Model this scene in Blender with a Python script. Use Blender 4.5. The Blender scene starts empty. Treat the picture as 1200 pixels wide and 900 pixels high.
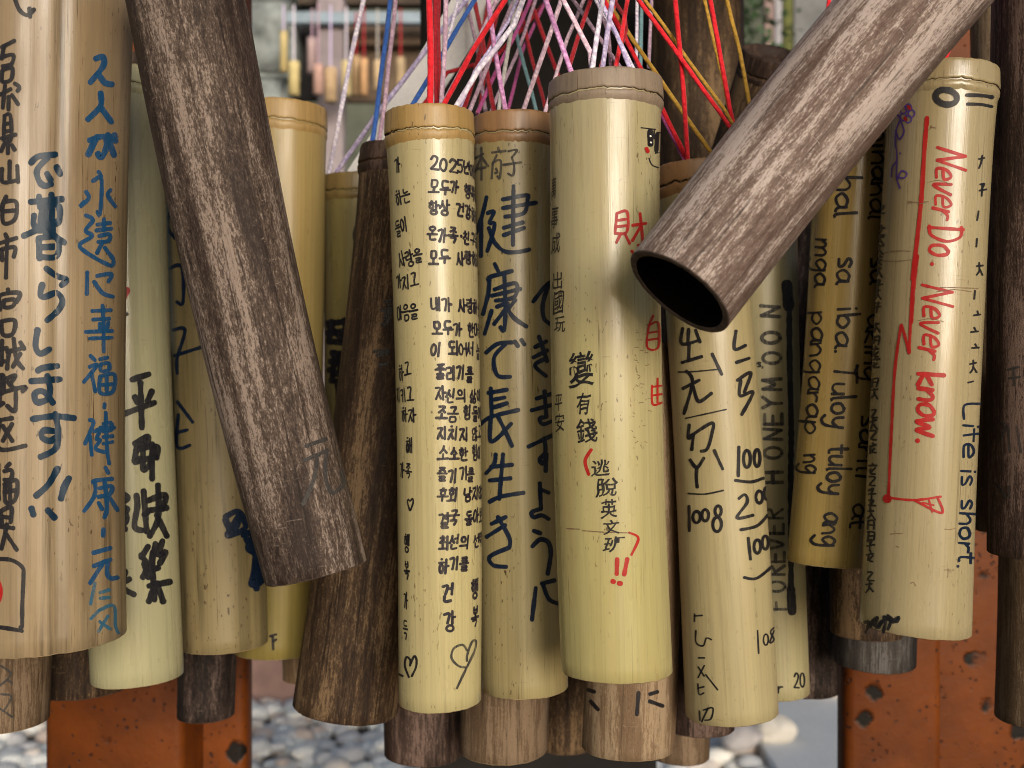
import bpy, bmesh, math, random
from mathutils import Vector, Matrix, noise
from math import sin, cos, pi, radians, sqrt, atan2, exp

SC = bpy.context.scene
COL = SC.collection
F, CX, CY, H = 1200.0, 600.0, 450.0, 1.1      # focal length and centre of the 1200x900 photograph, eye height

# ------------------------------------------------------------------ camera, sky, sun, exposure
cam = bpy.data.cameras.new('camera')
cam.sensor_width = 36.0; cam.lens = 36.0; cam.clip_start = 0.02; cam.clip_end = 500.0
cam.dof.use_dof = True; cam.dof.focus_distance = 0.62; cam.dof.aperture_fstop = 8.5
co = bpy.data.objects.new('camera', cam); COL.objects.link(co)
co.location = (0, 0, H); co.rotation_euler = (radians(90), 0, 0)
SC.camera = co
SC.cycles.filter_width = 1.0

SUN_EL, SUN_AZ = 13.0, 18.0                    # height of the light, degrees to the right of straight behind the camera
w = bpy.data.worlds.new('World'); SC.world = w; w.use_nodes = True
wn = w.node_tree.nodes; wl = w.node_tree.links
sky = wn.new('ShaderNodeTexSky'); sky.sky_type = 'NISHITA'; sky.sun_disc = False
sky.sun_elevation = radians(SUN_EL); sky.sun_rotation = radians(180 - SUN_AZ)
sky.air_density = 1.0; sky.dust_density = 3.0; sky.ozone_density = 1.0
bg = wn.get('Background') or wn.new('ShaderNodeBackground')
wl.new(sky.outputs[0], bg.inputs['Color']); bg.inputs['Strength'].default_value = 0.135
sd = bpy.data.lights.new('sun', 'SUN'); sd.energy = 2.5; sd.angle = radians(24); sd.color = (1.0, 0.97, 0.92)
so = bpy.data.objects.new('sun', sd); COL.objects.link(so)
e, a = radians(SUN_EL), radians(SUN_AZ)
so.rotation_euler = Vector((-sin(a) * cos(e), cos(a) * cos(e), -sin(e))).to_track_quat('-Z', 'Y').to_euler()
SC.view_settings.view_transform = 'Standard'; SC.view_settings.look = 'None'
SC.view_settings.gamma = 1.0; SC.view_settings.use_curve_mapping = False
SC.view_settings.exposure = 0.05

# ------------------------------------------------------------------ helpers
RNG = random.Random(7)

def P(px, py, Y):
    return Vector(((px - CX) / F * Y, Y, H + (CY - py) / F * Y))

def tag(o, label=None, cat=None, group=None, kind=None):
    if label: o['label'] = label
    if cat: o['category'] = cat
    if group: o['group'] = group
    if kind: o['kind'] = kind
    return o

def empty(name, mat=None):
    o = bpy.data.objects.new(name, None); COL.objects.link(o)
    o.empty_display_size = 0.02
    if mat is not None: o.matrix_world = mat
    return o

def mesh_obj(name, verts, faces, mats, parent=None, smooth=True, midx=None):
    me = bpy.data.meshes.new(name)
    me.from_pydata([tuple(v) for v in verts], [], faces)
    if not isinstance(mats, (list, tuple)): mats = [mats]
    for m in mats: me.materials.append(m)
    if midx: me.polygons.foreach_set('material_index', midx)
    me.polygons.foreach_set('use_smooth', [smooth] * len(me.polygons))
    me.update()
    o = bpy.data.objects.new(name, me); COL.objects.link(o)
    if parent is not None: o.parent = parent
    return o

def box_bm(bm, x0, x1, y0, y1, z0, z1):
    vs = [bm.verts.new(p) for p in ((x0,y0,z0),(x1,y0,z0),(x1,y1,z0),(x0,y1,z0),(x0,y0,z1),(x1,y0,z1),(x1,y1,z1),(x0,y1,z1))]
    for f in ((0,3,2,1),(4,5,6,7),(0,1,5,4),(1,2,6,5),(2,3,7,6),(3,0,4,7)):
        bm.faces.new([vs[i] for i in f])

def bm_obj(name, bm, mat, parent=None, bevel=0.0, smooth=False, segs=2):
    if bevel > 0:
        bmesh.ops.bevel(bm, geom=bm.edges[:], offset=bevel, segments=segs, affect='EDGES', profile=0.5)
    bmesh.ops.recalc_face_normals(bm, faces=bm.faces[:])
    me = bpy.data.meshes.new(name); bm.to_mesh(me); bm.free()
    me.materials.append(mat)
    me.polygons.foreach_set('use_smooth', [smooth] * len(me.polygons))
    o = bpy.data.objects.new(name, me); COL.objects.link(o)
    if parent is not None: o.parent = parent
    return o

# ------------------------------------------------------------------ materials
def new_mat(name):
    m = bpy.data.materials.new(name); m.use_nodes = True
    nt = m.node_tree
    return m, nt, nt.nodes['Principled BSDF'], nt.nodes['Material Output']

class NT:
    def __init__(s, nt): s.nt = nt
    def n(s, t, **kw):
        x = s.nt.nodes.new(t)
        for k, v in kw.items(): setattr(x, k, v)
        return x
    def l(s, a, b): s.nt.links.new(a, b)
    def coords(s, rand=True):
        tc = s.n('ShaderNodeTexCoord')
        if not rand: return tc.outputs['Object']
        oi = s.n('ShaderNodeObjectInfo')
        mu = s.n('ShaderNodeMath', operation='MULTIPLY'); s.l(oi.outputs['Random'], mu.inputs[0]); mu.inputs[1].default_value = 37.0
        ad = s.n('ShaderNodeVectorMath', operation='ADD'); s.l(tc.outputs['Object'], ad.inputs[0]); s.l(mu.outputs[0], ad.inputs[1])
        return ad.outputs[0]
    def noise(s, co, scale, detail=4, rough=0.55, dist=0.0):
        mp = s.n('ShaderNodeMapping'); mp.inputs['Scale'].default_value = scale if isinstance(scale, tuple) else (scale,) * 3
        s.l(co, mp.inputs[0])
        t = s.n('ShaderNodeTexNoise'); t.inputs['Scale'].default_value = 1.0
        t.inputs['Detail'].default_value = detail; t.inputs['Roughness'].default_value = rough; t.inputs['Distortion'].default_value = dist
        s.l(mp.outputs[0], t.inputs['Vector'])
        return t.outputs['Fac']
    def ramp(s, fac, a, b, lo=0.0, hi=1.0):
        m = s.n('ShaderNodeMapRange'); m.inputs[1].default_value = a; m.inputs[2].default_value = b
        m.inputs[3].default_value = lo; m.inputs[4].default_value = hi
        s.l(fac, m.inputs[0]); return m.outputs[0]
    def mix(s, fac, a, b, mode='MIX'):
        m = s.n('ShaderNodeMix', data_type='RGBA', blend_type=mode)
        if isinstance(fac, float): m.inputs[0].default_value = fac
        else: s.l(fac, m.inputs[0])
        for v, i in ((a, 6), (b, 7)):
            if isinstance(v, tuple): m.inputs[i].default_value = (*v[:3], 1)
            else: s.l(v, m.inputs[i])
        return m.outputs[2]
    def mul(s, a, b):
        m = s.n('ShaderNodeMath', operation='MULTIPLY')
        for v, i in ((a, 0), (b, 1)):
            if isinstance(v, (int, float)): m.inputs[i].default_value = v
            else: s.l(v, m.inputs[i])
        return m.outputs[0]
    def add(s, a, b):
        m = s.n('ShaderNodeMath', operation='ADD')
        for v, i in ((a, 0), (b, 1)):
            if isinstance(v, (int, float)): m.inputs[i].default_value = v
            else: s.l(v, m.inputs[i])
        return m.outputs[0]
    def bump(s, h, strength, dist, bsdf):
        b = s.n('ShaderNodeBump'); b.inputs['Strength'].default_value = strength; b.inputs['Distance'].default_value = dist
        s.l(h, b.inputs['Height']); s.l(b.outputs[0], bsdf.inputs['Normal'])

def bamboo_mat(name, top, bottom, L=0.45, dark=0.55, specks=0.5, stain=0.35, stain_col=(0.16, 0.085, 0.03), rough=0.34, band=0.5, soot=0.25):
    """smooth cane: colour drifts along its length, fine fibres, sooty specks and stains"""
    top, bottom = (tuple(0.67 * x ** 1.05 for x in q) for q in (top, bottom))
    m, nt, bs, out = new_mat(name); N = NT(nt)
    raw = N.coords(False); c = N.coords()
    sep = N.n('ShaderNodeSeparateXYZ'); N.l(raw, sep.inputs[0])
    drift = N.noise(c, (14, 14, 5), 3)
    z = N.add(N.ramp(sep.outputs[2], 0.0, L, 0.0, 1.0), N.ramp(drift, 0.3, 0.7, -0.3, 0.3))
    zz = N.ramp(z, 0.05, 0.95)
    col = N.mix(zz, bottom, top)
    bands = N.noise(c, (95, 95, 0.8), 5, 0.65)
    col = N.mix(N.ramp(bands, 0.46, 0.64, 0, band), col, tuple(x * dark for x in bottom))
    fib = N.noise(c, (520, 520, 3.0), 6, 0.75)
    col = N.mix(N.ramp(fib, 0.5, 0.8, 0, 0.5), col, tuple(x * 0.45 for x in top))
    col = N.mix(N.ramp(fib, 0.48, 0.25, 0, 0.3), col, tuple(min(0.9, x * 1.25) for x in top))
    st = N.noise(c, (32, 32, 7), 6, 0.62)
    col = N.mix(N.ramp(st, 0.55, 0.75, 0, stain), col, stain_col)
    so1 = N.noise(c, (170, 170, 5), 6, 0.7); so2 = N.noise(c, (36, 36, 8), 3)
    col = N.mix(N.mul(N.mul(N.ramp(so1, 0.53, 0.66), N.ramp(so2, 0.40, 0.60)), soot), col, tuple(0.32 * x for x in top))
    sp = N.noise(c, (520, 520, 190), 2, 0.5); area = N.noise(c, (26, 26, 9), 3)
    spm = N.mul(N.ramp(sp, 0.665, 0.70), N.ramp(area, 0.42, 0.62))
    col = N.mix(N.mul(spm, specks), col, (0.06, 0.035, 0.015))
    ln = N.noise(c, (900, 900, 14), 3, 0.6); ar2 = N.noise(c, (40, 40, 12), 2)
    col = N.mix(N.mul(N.mul(N.ramp(ln, 0.62, 0.68), N.ramp(ar2, 0.48, 0.62)), specks), col, (0.07, 0.04, 0.018))
    scr = N.noise(c, (60, 60, 900), 2, 0.5); ar3 = N.noise(c, (55, 55, 30), 2)
    col = N.mix(N.mul(N.mul(N.ramp(scr, 0.68, 0.71), N.ramp(ar3, 0.56, 0.66)), 0.35), col, (0.10, 0.06, 0.03))
    N.l(col, bs.inputs['Base Color'])
    rg = N.ramp(N.noise(c, (60, 60, 9), 4), 0.3, 0.7, rough - 0.14, rough + 0.08); N.l(rg, bs.inputs['Roughness'])
    N.bump(N.add(fib, N.mul(bands, 0.8)), 0.22, 0.0006, bs)
    bs.inputs['Specular IOR Level'].default_value = 0.5
    return m

def weathered_mat(name, base, pale, amount=0.5, rough=0.75, long=9.0, bw=0.35, fs=1.25):
    """old cane whose skin has flaked: dark bark with pale torn streaks along the grain"""
    base, pale = tuple(0.68 * x for x in base), tuple(0.66 * x for x in pale)
    m, nt, bs, out = new_mat(name); N = NT(nt); c = N.coords()
    big = N.noise(c, (55, 55, 7), 4, 0.6)
    band = N.noise(c, (120, 120, 2.0), 4, 0.6)
    mid = N.noise(c, (430 * fs, 430 * fs, long * 8 * fs), 7, 0.74, 0.5)
    fine = N.noise(c, (1300, 1300, long * 26 * fs), 5, 0.75)
    grit = N.noise(c, (1600, 1600, 500), 3, 0.65)
    k = N.add(N.add(N.mul(big, 0.80), N.mul(band, bw)), N.add(N.mul(mid, 0.72), N.add(N.mul(fine, 0.45), N.mul(grit, 0.32))))
    t0 = 1.40 - 0.46 * amount + 0.14 + (bw - 0.35) * 0.5
    col = N.mix(N.ramp(grit, 0.35, 0.7), base, tuple(x * 0.45 for x in base))
    warm = (0.5 * base[0] + 0.26 * pale[0], 0.5 * base[1] + 0.24 * pale[1], 0.5 * base[2] + 0.22 * pale[2])
    col = N.mix(N.ramp(k, t0 - 0.16, t0 - 0.03, 0, 0.9), col, warm)
    col = N.mix(N.ramp(k, t0 - 0.01, t0 + 0.07, 0, 0.85), col, pale)
    dk = N.noise(c, (300, 300, 7), 6, 0.7, 0.2)
    col = N.mix(N.ramp(dk, 0.57, 0.64, 0, 0.85), col, tuple(x * 0.38 for x in base))
    sc = N.noise(c, (45, 500, 700), 2, 0.5, 0.8); sa = N.noise(c, (30, 30, 18), 2)
    col = N.mix(N.mul(N.mul(N.ramp(sc, 0.66, 0.70), N.ramp(sa, 0.54, 0.62)), 0.6), col, pale)
    N.l(col, bs.inputs['Base Color'])
    N.l(N.ramp(big, 0.3, 0.7, rough - 0.15, rough + 0.1), bs.inputs['Roughness'])
    N.bump(N.add(k, N.mul(grit, 0.25)), 0.45, 0.0012, bs)
    bs.inputs['Specular IOR Level'].default_value = 0.2
    return m

def plain_mat(name, col, rough=0.7, var=0.3, scale=60.0, bump=0.1, spec=0.4, bdist=0.001):
    m, nt, bs, out = new_mat(name); N = NT(nt); c = N.coords()
    f = N.noise(c, scale, 5, 0.6)
    N.l(N.mix(N.ramp(f, 0.3, 0.7), tuple(x * (1 - var) for x in col), tuple(min(0.95, x * (1 + var)) for x in col)), bs.inputs['Base Color'])
    bs.inputs['Roughness'].default_value = rough; bs.inputs['Specular IOR Level'].default_value = spec
    if bump: N.bump(f, bump, bdist, bs)
    return m

def ink_mat(name, col, wear=0.25, rough=0.45):
    m, nt, bs, out = new_mat(name); N = NT(nt); c = N.coords()
    f = N.noise(c, (300, 300, 60), 4, 0.6)
    g = N.noise(c, (700, 700, 25), 3, 0.6)
    N.l(N.mix(N.ramp(f, 0.35, 0.7), col, tuple(min(0.9, x * 1.6 + 0.004) for x in col)), bs.inputs['Base Color'])
    bs.inputs['Roughness'].default_value = rough; bs.inputs['Specular IOR Level'].default_value = 0.22
    al = N.ramp(N.add(N.mul(f, 0.6), N.mul(g, 0.4)), 0.38, 0.68, 1.0, 1.0 - 1.9 * wear)
    N.l(al, bs.inputs['Alpha'])
    return m

def cord_mat(name, col, col2=None):
    m, nt, bs, out = new_mat(name); N = NT(nt)
    tc = N.n('ShaderNodeUVMap'); tc.uv_map = 'UVMap'
    mp = N.n('ShaderNodeMapping'); N.l(tc.outputs[0], mp.inputs[0])
    ch = N.n('ShaderNodeTexVoronoi'); ch.inputs['Scale'].default_value = 1.0
    mp.inputs['Scale'].default_value = (5.0, 1.0, 1.0); N.l(mp.outputs[0], ch.inputs['Vector'])
    nz = N.noise(N.coords(), 500, 3)
    c0 = N.mix(N.ramp(ch.outputs['Distance'], 0.1, 0.7), tuple(min(0.95, x * 1.15 + 0.01) for x in col), tuple(x * 0.85 for x in (col2 or col)))
    c1 = N.mix(N.ramp(nz, 0.45, 0.75, 0, 0.35), c0, tuple(x * 0.8 for x in (col2 or col)))
    N.l(c1, bs.inputs['Base Color']); bs.inputs['Roughness'].default_value = 0.8
    bs.inputs['Specular IOR Level'].default_value = 0.25
    N.bump(ch.outputs['Distance'], 0.6, 0.0008, bs)
    bs.inputs['Sheen Weight'].default_value = 0.2
    return m

# ------------------------------------------------------------------ tubes
class Tube:
    def __init__(s, top, bot, Y, mat, label, rim=None, rimh=26, Yt=None, wob=1.0, groove=(), cut=None, cat='bamboo tube', seed=0, inner=None, flare=0.03, name='bamboo_tube'):
        """top/bot = (px centre, py edge, half width px) as seen in the photograph; Y = distance of its axis"""
        Yb = Y; Yt = Y if Yt is None else Yt
        s.rb, s.rt = bot[2] / F * Yb, top[2] / F * Yt
        pt = P(top[0], top[1], Yt); pb = P(bot[0], bot[1], Yb)
        pt.z = H + (CY - top[1]) / F * (Yt - s.rt); pb.z = H + (CY - bot[1]) / F * (Yb - s.rb)
        s.setup(pt, pb, mat, label, rim, rimh / F * Yt, wob, groove, cut, cat, seed, inner, flare, name)
    def setup(s, pt, pb, mat, label, rim, rimh, wob, groove, cut, cat, seed, inner, flare, name='bamboo_tube'):
        z = (pt - pb); s.L = z.length; z.normalize()
        x = Vector((1, 0, 0)); x = (x - z * x.dot(z)).normalized(); y = z.cross(x)
        M = Matrix((x, y, z)).transposed().to_4x4(); M.translation = pb
        s.M = M; s.Mi = M.inverted(); s.Y = pb.y
        s.rr = random.Random(seed * 97 + 13)
        s.h = [(n, wob * s.rr.uniform(0.2, 1.0) * amp, s.rr.uniform(0, 6.28)) for n, amp in ((2, 0.010), (3, 0.006), (5, 0.0035), (8, 0.002), (13, 0.0011))]
        s.groove = groove; s.rimh = rimh if rim else 0.0; s.flare = flare if rim else 0.0
        s.root = tag(empty(name, M), label, cat, 'bamboo tubes hanging in the row')
        s.ink_n = 0
        s.zp = s.rr.uniform(0, 100); s.bend = s.rr.choice((-1, 1)) * s.rr.uniform(0.0012, 0.0032) * wob
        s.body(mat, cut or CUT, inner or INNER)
        if rim: s.rim(rim)
    def R(s, th, z):
        t = max(0.0, min(1.0, z / s.L))
        r = s.rb + (s.rt - s.rb) * t
        k = 1.0
        for n, am, ph in s.h: k += am * cos(n * th + ph)
        for g, d, wd in s.groove:
            dt = (th - g + pi) % (2 * pi) - pi
            k -= d * exp(-(dt / wd) ** 2)
        if s.flare: k += s.flare * exp(-max(0.0, s.L - s.rimh * 1.5 - z) / (0.55 * s.rb))
        k += 0.009 * sin(z * 9 + s.zp) + 0.004 * sin(z * 31 + s.zp * 2)
        return r * k
    def pt(s, th, z, off=0.0):
        r = s.R(th, z) + off
        return (r * sin(th) + s.bend * sin(pi * max(0.0, min(1.0, z / s.L))), -r * cos(th), z)
    def body(s, mat, cut, inner):
        n, verts, faces, mi = 112, [], [], []
        ztop = s.L - s.rimh * 0.9 if s.rimh else s.L
        zs = [0.0, 0.0006] + [ztop * i / 40 for i in range(1, 41)]
        hh = [(k, s.rr.uniform(0.3, 1.0) * am_ * s.rb / 0.03, s.rr.uniform(0, 6.28)) for k, am_ in ((1, .0006), (2, .0003), (3, .00015), (7, .00006), (11, .00005))]
        def zb(th): return sum(am * cos(k * th + ph) for k, am, ph in hh) + 0.00022 * noise.noise((th * 14, s.zp, 0)) + 0.00018 * noise.noise((th * 40, s.zp, 4))
        for i, z in enumerate(zs):
            for j in range(n):
                th = 2 * pi * j / n
                if i == 0:
                    x, y, _ = s.pt(th, 0, -0.0006); verts.append((x, y, zb(th)))
                else:
                    x, y, _ = s.pt(th, z); verts.append((x, y, z + zb(th) * max(0.0, 1 - z / 0.03)))
        rings = len(zs)
        for i in range(rings - 1):
            for j in range(n):
                faces.append((i*n+j, i*n+(j+1)%n, (i+1)*n+(j+1)%n, (i+1)*n+j)); mi.append(0 if i else 1)
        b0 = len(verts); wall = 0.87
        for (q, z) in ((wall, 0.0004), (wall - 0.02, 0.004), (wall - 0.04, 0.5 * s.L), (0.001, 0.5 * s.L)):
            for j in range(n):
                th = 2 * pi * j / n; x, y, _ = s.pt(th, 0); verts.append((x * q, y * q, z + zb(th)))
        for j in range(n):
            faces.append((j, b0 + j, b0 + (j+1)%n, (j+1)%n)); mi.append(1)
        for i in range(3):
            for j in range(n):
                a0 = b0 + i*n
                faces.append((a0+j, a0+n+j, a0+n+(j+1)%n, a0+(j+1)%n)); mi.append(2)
        if not s.rimh:                       # plain sawn upper end with its closing node just below
            c0 = (rings-1)*n; t0 = len(verts)
            for (q, z) in ((0.86, s.L), (0.84, s.L - 0.006), (0.001, s.L - 0.006)):
                for j in range(n):
                    th = 2 * pi * j / n; x, y, _ = s.pt(th, s.L); verts.append((x*q, y*q, z))
            for i in range(3):
                a0 = c0 if i == 0 else t0 + (i-1)*n; a1 = t0 + i*n
                for j in range(n):
                    faces.append((a0+j, a0+(j+1)%n, a1+(j+1)%n, a1+j)); mi.append(1)
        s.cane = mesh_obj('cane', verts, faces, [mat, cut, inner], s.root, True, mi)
    def rim(s, mat):
        """the collar above the last node: sawn top, ridge and groove"""
        n = 112; hr = s.rimh; verts, faces = [], []
        prof = [(0.70, -0.55), (0.86, -0.30), (0.885, 0.0), (1.004, 0.0), (1.014, 0.025), (1.022, 0.15), (1.028, 0.5), (1.035, 0.80), (1.037, 0.90), (1.026, 0.955),
                (0.996, 0.975), (0.996, 1.02), (1.024, 1.055), (1.036, 1.14), (1.032, 1.28), (1.010, 1.45), (0.985, 1.6)]
        ph = [s.rr.uniform(0, 6.28) for _ in range(4)]
        top = [(0.0001, -0.6)] + prof
        for i, (q, d) in enumerate(top):
            for j in range(n):
                th = 2 * pi * j / n
                zz = s.L - d * hr
                r = s.R(th, s.L - 1.6 * hr) / (1 + s.flare)
                if 0 < i: 
                    wob = 0.03 * sin(2*th+ph[0]) + 0.015 * sin(5*th+ph[1]) + 0.04 * noise.noise((th * 5, s.zp, 3)) + 0.07 * noise.noise((th * 20, s.zp, 9))
                    if d > 0.6 and d < 1.55: zz += wob * hr
                    elif d <= 0.2: zz += 0.035 * hr * noise.noise((th * 9, s.zp, 1)) + 0.02 * hr * noise.noise((th * 40, s.zp, 2))
                if q > 0.9: q2 = q * (1 + s.flare * 0.9) + 0.006 * noise.noise((th * 12, d * 6, s.zp))
                else: q2 = q
                verts.append((r*q2*sin(th), -r*q2*cos(th), zz if d >= 0 else s.L + d * hr))
        for i in range(len(top) - 1):
            for j in range(n):
                faces.append((i*n+j, (i+1)*n+j, (i+1)*n+(j+1)%n, i*n+(j+1)%n))
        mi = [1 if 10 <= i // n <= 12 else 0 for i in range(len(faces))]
        mesh_obj('rim', verts, faces, [mat, GRIME], s.root, True, mi)
    # --- writing on the surface
    def hit(s, px, py):
        o = s.Mi @ Vector((0, 0, H)); d = (s.Mi.to_3x3() @ Vector(((px-CX)/F, 1, (CY-py)/F))).normalized()
        r = 0.5 * (s.rb + s.rt); A = d.x*d.x + d.y*d.y; B = o.x*d.x + o.y*d.y
        th = z = 0.0
        for _ in range(5):
            disc = max(0.0, B*B - A * (o.x*o.x + o.y*o.y - r*r))
            t = (-B - sqrt(disc)) / A; p = o + d * t
            th, z = atan2(p.x, -p.y), p.z; r = s.R(th, z)
        return th, z
    def unwrap(s, px, py, rot=0.0):
        th0, z0 = s.hit(px, py); k = s.Y / F; r = s.R(th0, z0); c, sn = cos(rot), sin(rot)
        def f(x, y):
            xx, yy = x*c - y*sn, x*sn + y*c
            return th0 + xx * k / r, z0 - yy * k
        return f
    def write(s, mat, strokes, polys=(), name='handwriting', label=None):
        """strokes = [(map, [(x, y), ...], width, smooth)], polys = [(map, verts, faces)] -> one mesh of ink on the cane"""
        V, Fc = [], []
        for mp, pts, wd, sm in strokes:
            pts = resample(pts, sm)
            s.ink_n += 1; off = 0.00022 + 0.000006 * (s.ink_n % 40)
            n = len(pts); base = len(V); sd_ = s.rr.uniform(0, 100)
            half = [0.5 * 1.16 * wd * (1 + 0.22 * noise.noise((i * 0.16, sd_, 0)) + 0.10 * noise.noise((i * 0.9, sd_, 5))) for i in range(n)]
            tang = []
            for i in range(n):
                a_, b_ = pts[max(0, i-1)], pts[min(n-1, i+1)]
                dx, dy = b_[0]-a_[0], b_[1]-a_[1]; l = math.hypot(dx, dy) or 1.0
                tang.append((dx/l, dy/l))
            def put(x, y): th, z = mp(x, y); V.append(s.pt(th, z, off))
            rows = []
            # rounded ends: two shrinking rows before the first and after the last point
            ext = [(0, -1.0, 0.25), (0, -0.75, 0.72)] + [(i, 0, 1.0) for i in range(n)] + [(n-1, 0.75, 0.72), (n-1, 1.0, 0.25)]
            for i, al, wk in ext:
                x, y = pts[i]; tx, ty = tang[i]; hw = half[i]
                x += tx * al * hw * 0.8; y += ty * al * hw * 0.8
                rows.append(len(V))
                for q in (-1, 0, 1): put(x - ty * q * hw * wk, y + tx * q * hw * wk)
            for a0, a1 in zip(rows, rows[1:]):
                for q in (0, 1): Fc.append((a0+q, a0+q+1, a1+q+1, a1+q))
        for mp, vs, fs in polys:
            s.ink_n += 1; off = 0.00022 + 0.000006 * (s.ink_n % 40); base = len(V)
            for x, y in vs:
                th, z = mp(x, y); V.append(s.pt(th, z, off))
            Fc += [tuple(base + i for i in f) for f in fs]
        o = mesh_obj(name, V, Fc, mat, s.root, True)
        if label: o['label'] = label
        return o

def resample(pts, smooth=True, step=1.3):
    if len(pts) == 1: pts = [pts[0], (pts[0][0] + 0.6, pts[0][1] + 0.6)]
    out = []
    def cr(p0, p1, p2, p3, t):
        return tuple(0.5 * (2*b + (c-a)*t + (2*a-5*b+4*c-d)*t*t + (3*b-a-3*c+d)*t**3) for a, b, c, d in zip(p0, p1, p2, p3))
    for i in range(len(pts) - 1):
        p0 = pts[i-1] if i else pts[0]; p1, p2 = pts[i], pts[i+1]; p3 = pts[i+2] if i+2 < len(pts) else p2
        n = max(2, int(math.hypot(p2[0]-p1[0], p2[1]-p1[1]) / step))
        for k in range(n):
            t = k / n
            out.append(cr(p0, p1, p2, p3, t) if smooth else (p1[0]+(p2[0]-p1[0])*t, p1[1]+(p2[1]-p1[1])*t))
    out.append(pts[-1])
    return out

def crop(x0, y0, sc, lst, wd, tube, smooth=True):
    """strokes traced in an enlarged view of the photograph"""
    return [(tube.hit, [(x0 + x/sc, y0 + y/sc) for x, y in st], wd, smooth) for st in lst]

def ell(cx, cy, rx, ry, a0=-100, a1=265, rot=0.0, n=14):
    c, sn = cos(radians(rot)), sin(radians(rot)); out = []
    for i in range(n+1):
        t = radians(a0 + (a1-a0) * i / n); x, y = rx*cos(t), ry*sin(t)
        out.append((cx + x*c - y*sn, cy + x*sn + y*c))
    return out

# Hangul from its letters, as single pen strokes in a unit box (y down)
def _circ(cx=.5, cy=.5, r=.45): return [(cx + r*cos(radians(t)), cy + r*sin(radians(t))) for t in range(-90, 290, 40)]
CONS = {
 'g': [[(.05,.12),(.88,.08),(.6,1)]], 'n': [[(.1,0),(.12,.85),(1,.8)]], 'd': [[(.95,.05),(.1,.08),(.12,.92),(1,.9)]],
 'r': [[(.05,.06),(.88,.04),(.85,.46),(.12,.52),(.14,.95),(1,.92)]], 'm': [[(.12,.05),(.14,.95),(.9,.92),(.88,.06),(.1,.05)]],
 'b': [[(.1,0),(.12,.95),(.9,.95),(.88,0)],[(.12,.5),(.88,.5)]], 's': [[(.52,0),(.4,.5),(0,1)],[(.45,.4),(1,.95)]],
 'o': [_circ()], 'j': [[(.05,.08),(.9,.05),(.5,.5),(0,1)],[(.52,.48),(1,.95)]],
 'c': [[(.38,-.12),(.62,-.1)],[(.05,.2),(.92,.17),(.5,.55),(0,1)],[(.52,.55),(1,.95)]],
 't': [[(.95,.05),(.1,.08),(.12,.95),(1,.92)],[(.12,.5),(.9,.48)]],
 'p': [[(0,.08),(1,.05)],[(.3,.08),(.34,.9)],[(.7,.08),(.66,.9)],[(0,.95),(1,.92)]],
 'h': [[(.38,-.1),(.62,-.1)],[(.02,.18),(.98,.15)],_circ(.5,.65,.34)], 'k': [[(.05,.1),(.88,.06),(.6,1)],[(.1,.5),(.8,.45)]],
}
LEAD = ['g','g','n','d','d','r','m','b','b','s','s','o','j','j','c','k','t','p','h']
TAIL = ['','g','g','g','n','n','nh','d','r','r','rm','r','r','r','r','r','m','b','b','s','s','o','j','c','k','t','p','h']
VERT = {0: [[(.3,0),(.32,1)],[(.3,.5),(.95,.48)]], 1: [[(.15,.05),(.17,.95)],[(.15,.5),(.75,.48)],[(.8,0),(.8,1)]], 4: [[(.75,0),(.75,1)],[(0,.45),(.75,.43)]],
        5: [[(.45,.05),(.45,.95)],[(0,.45),(.45,.43)],[(.88,0),(.88,1)]], 6: [[(.75,0),(.75,1)],[(0,.32),(.75,.3)],[(0,.62),(.75,.6)]], 20: [[(.5,0),(.48,1)]]}
HORZ = {8: [[(.5,0),(.5,.9)],[(-.05,.95),(1.05,.9)]], 13: [[(-.05,.15),(1.05,.1)],[(.5,.15),(.48,1)]], 18: [[(-.05,.5),(1.05,.45)]]}
BOTH = {11: (8, 20), 19: (18, 20), 16: (13, 20)}
def hangul(ch):
    k = ord(ch) - 0xAC00; l, v, t = LEAD[k // 588], (k % 588) // 28, TAIL[k % 28]
    out = []
    def put(sts, x0, y0, x1, y1):
        for st in sts: out.append([(x0 + (x1-x0)*x, y0 + (y1-y0)*y) for x, y in st])
    hb = .60 if t else .95
    if v in VERT: put(CONS[l], .02, .08, .52, hb); put(VERT[v], .58, 0, 1.0, hb + .04)
    elif v in HORZ: put(CONS[l], .2, .02, .82, hb * .55); put(HORZ[v], .05, hb * .6, .98, hb)
    else:
        a_, b_ = BOTH[v]; put(CONS[l], .08, .05, .58, hb * .5); put(HORZ[a_], 0, hb * .55, .68, hb); put(VERT[b_], .65, 0, 1, hb + .05)
    if t:
        if len(t) == 1: put(CONS[t], .2, .70, .85, 1.05)
        else: put(CONS[t[0]], .1, .70, .5, 1.05); put(CONS[t[1]], .55, .72, 1.0, 1.05)
    return out

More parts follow.
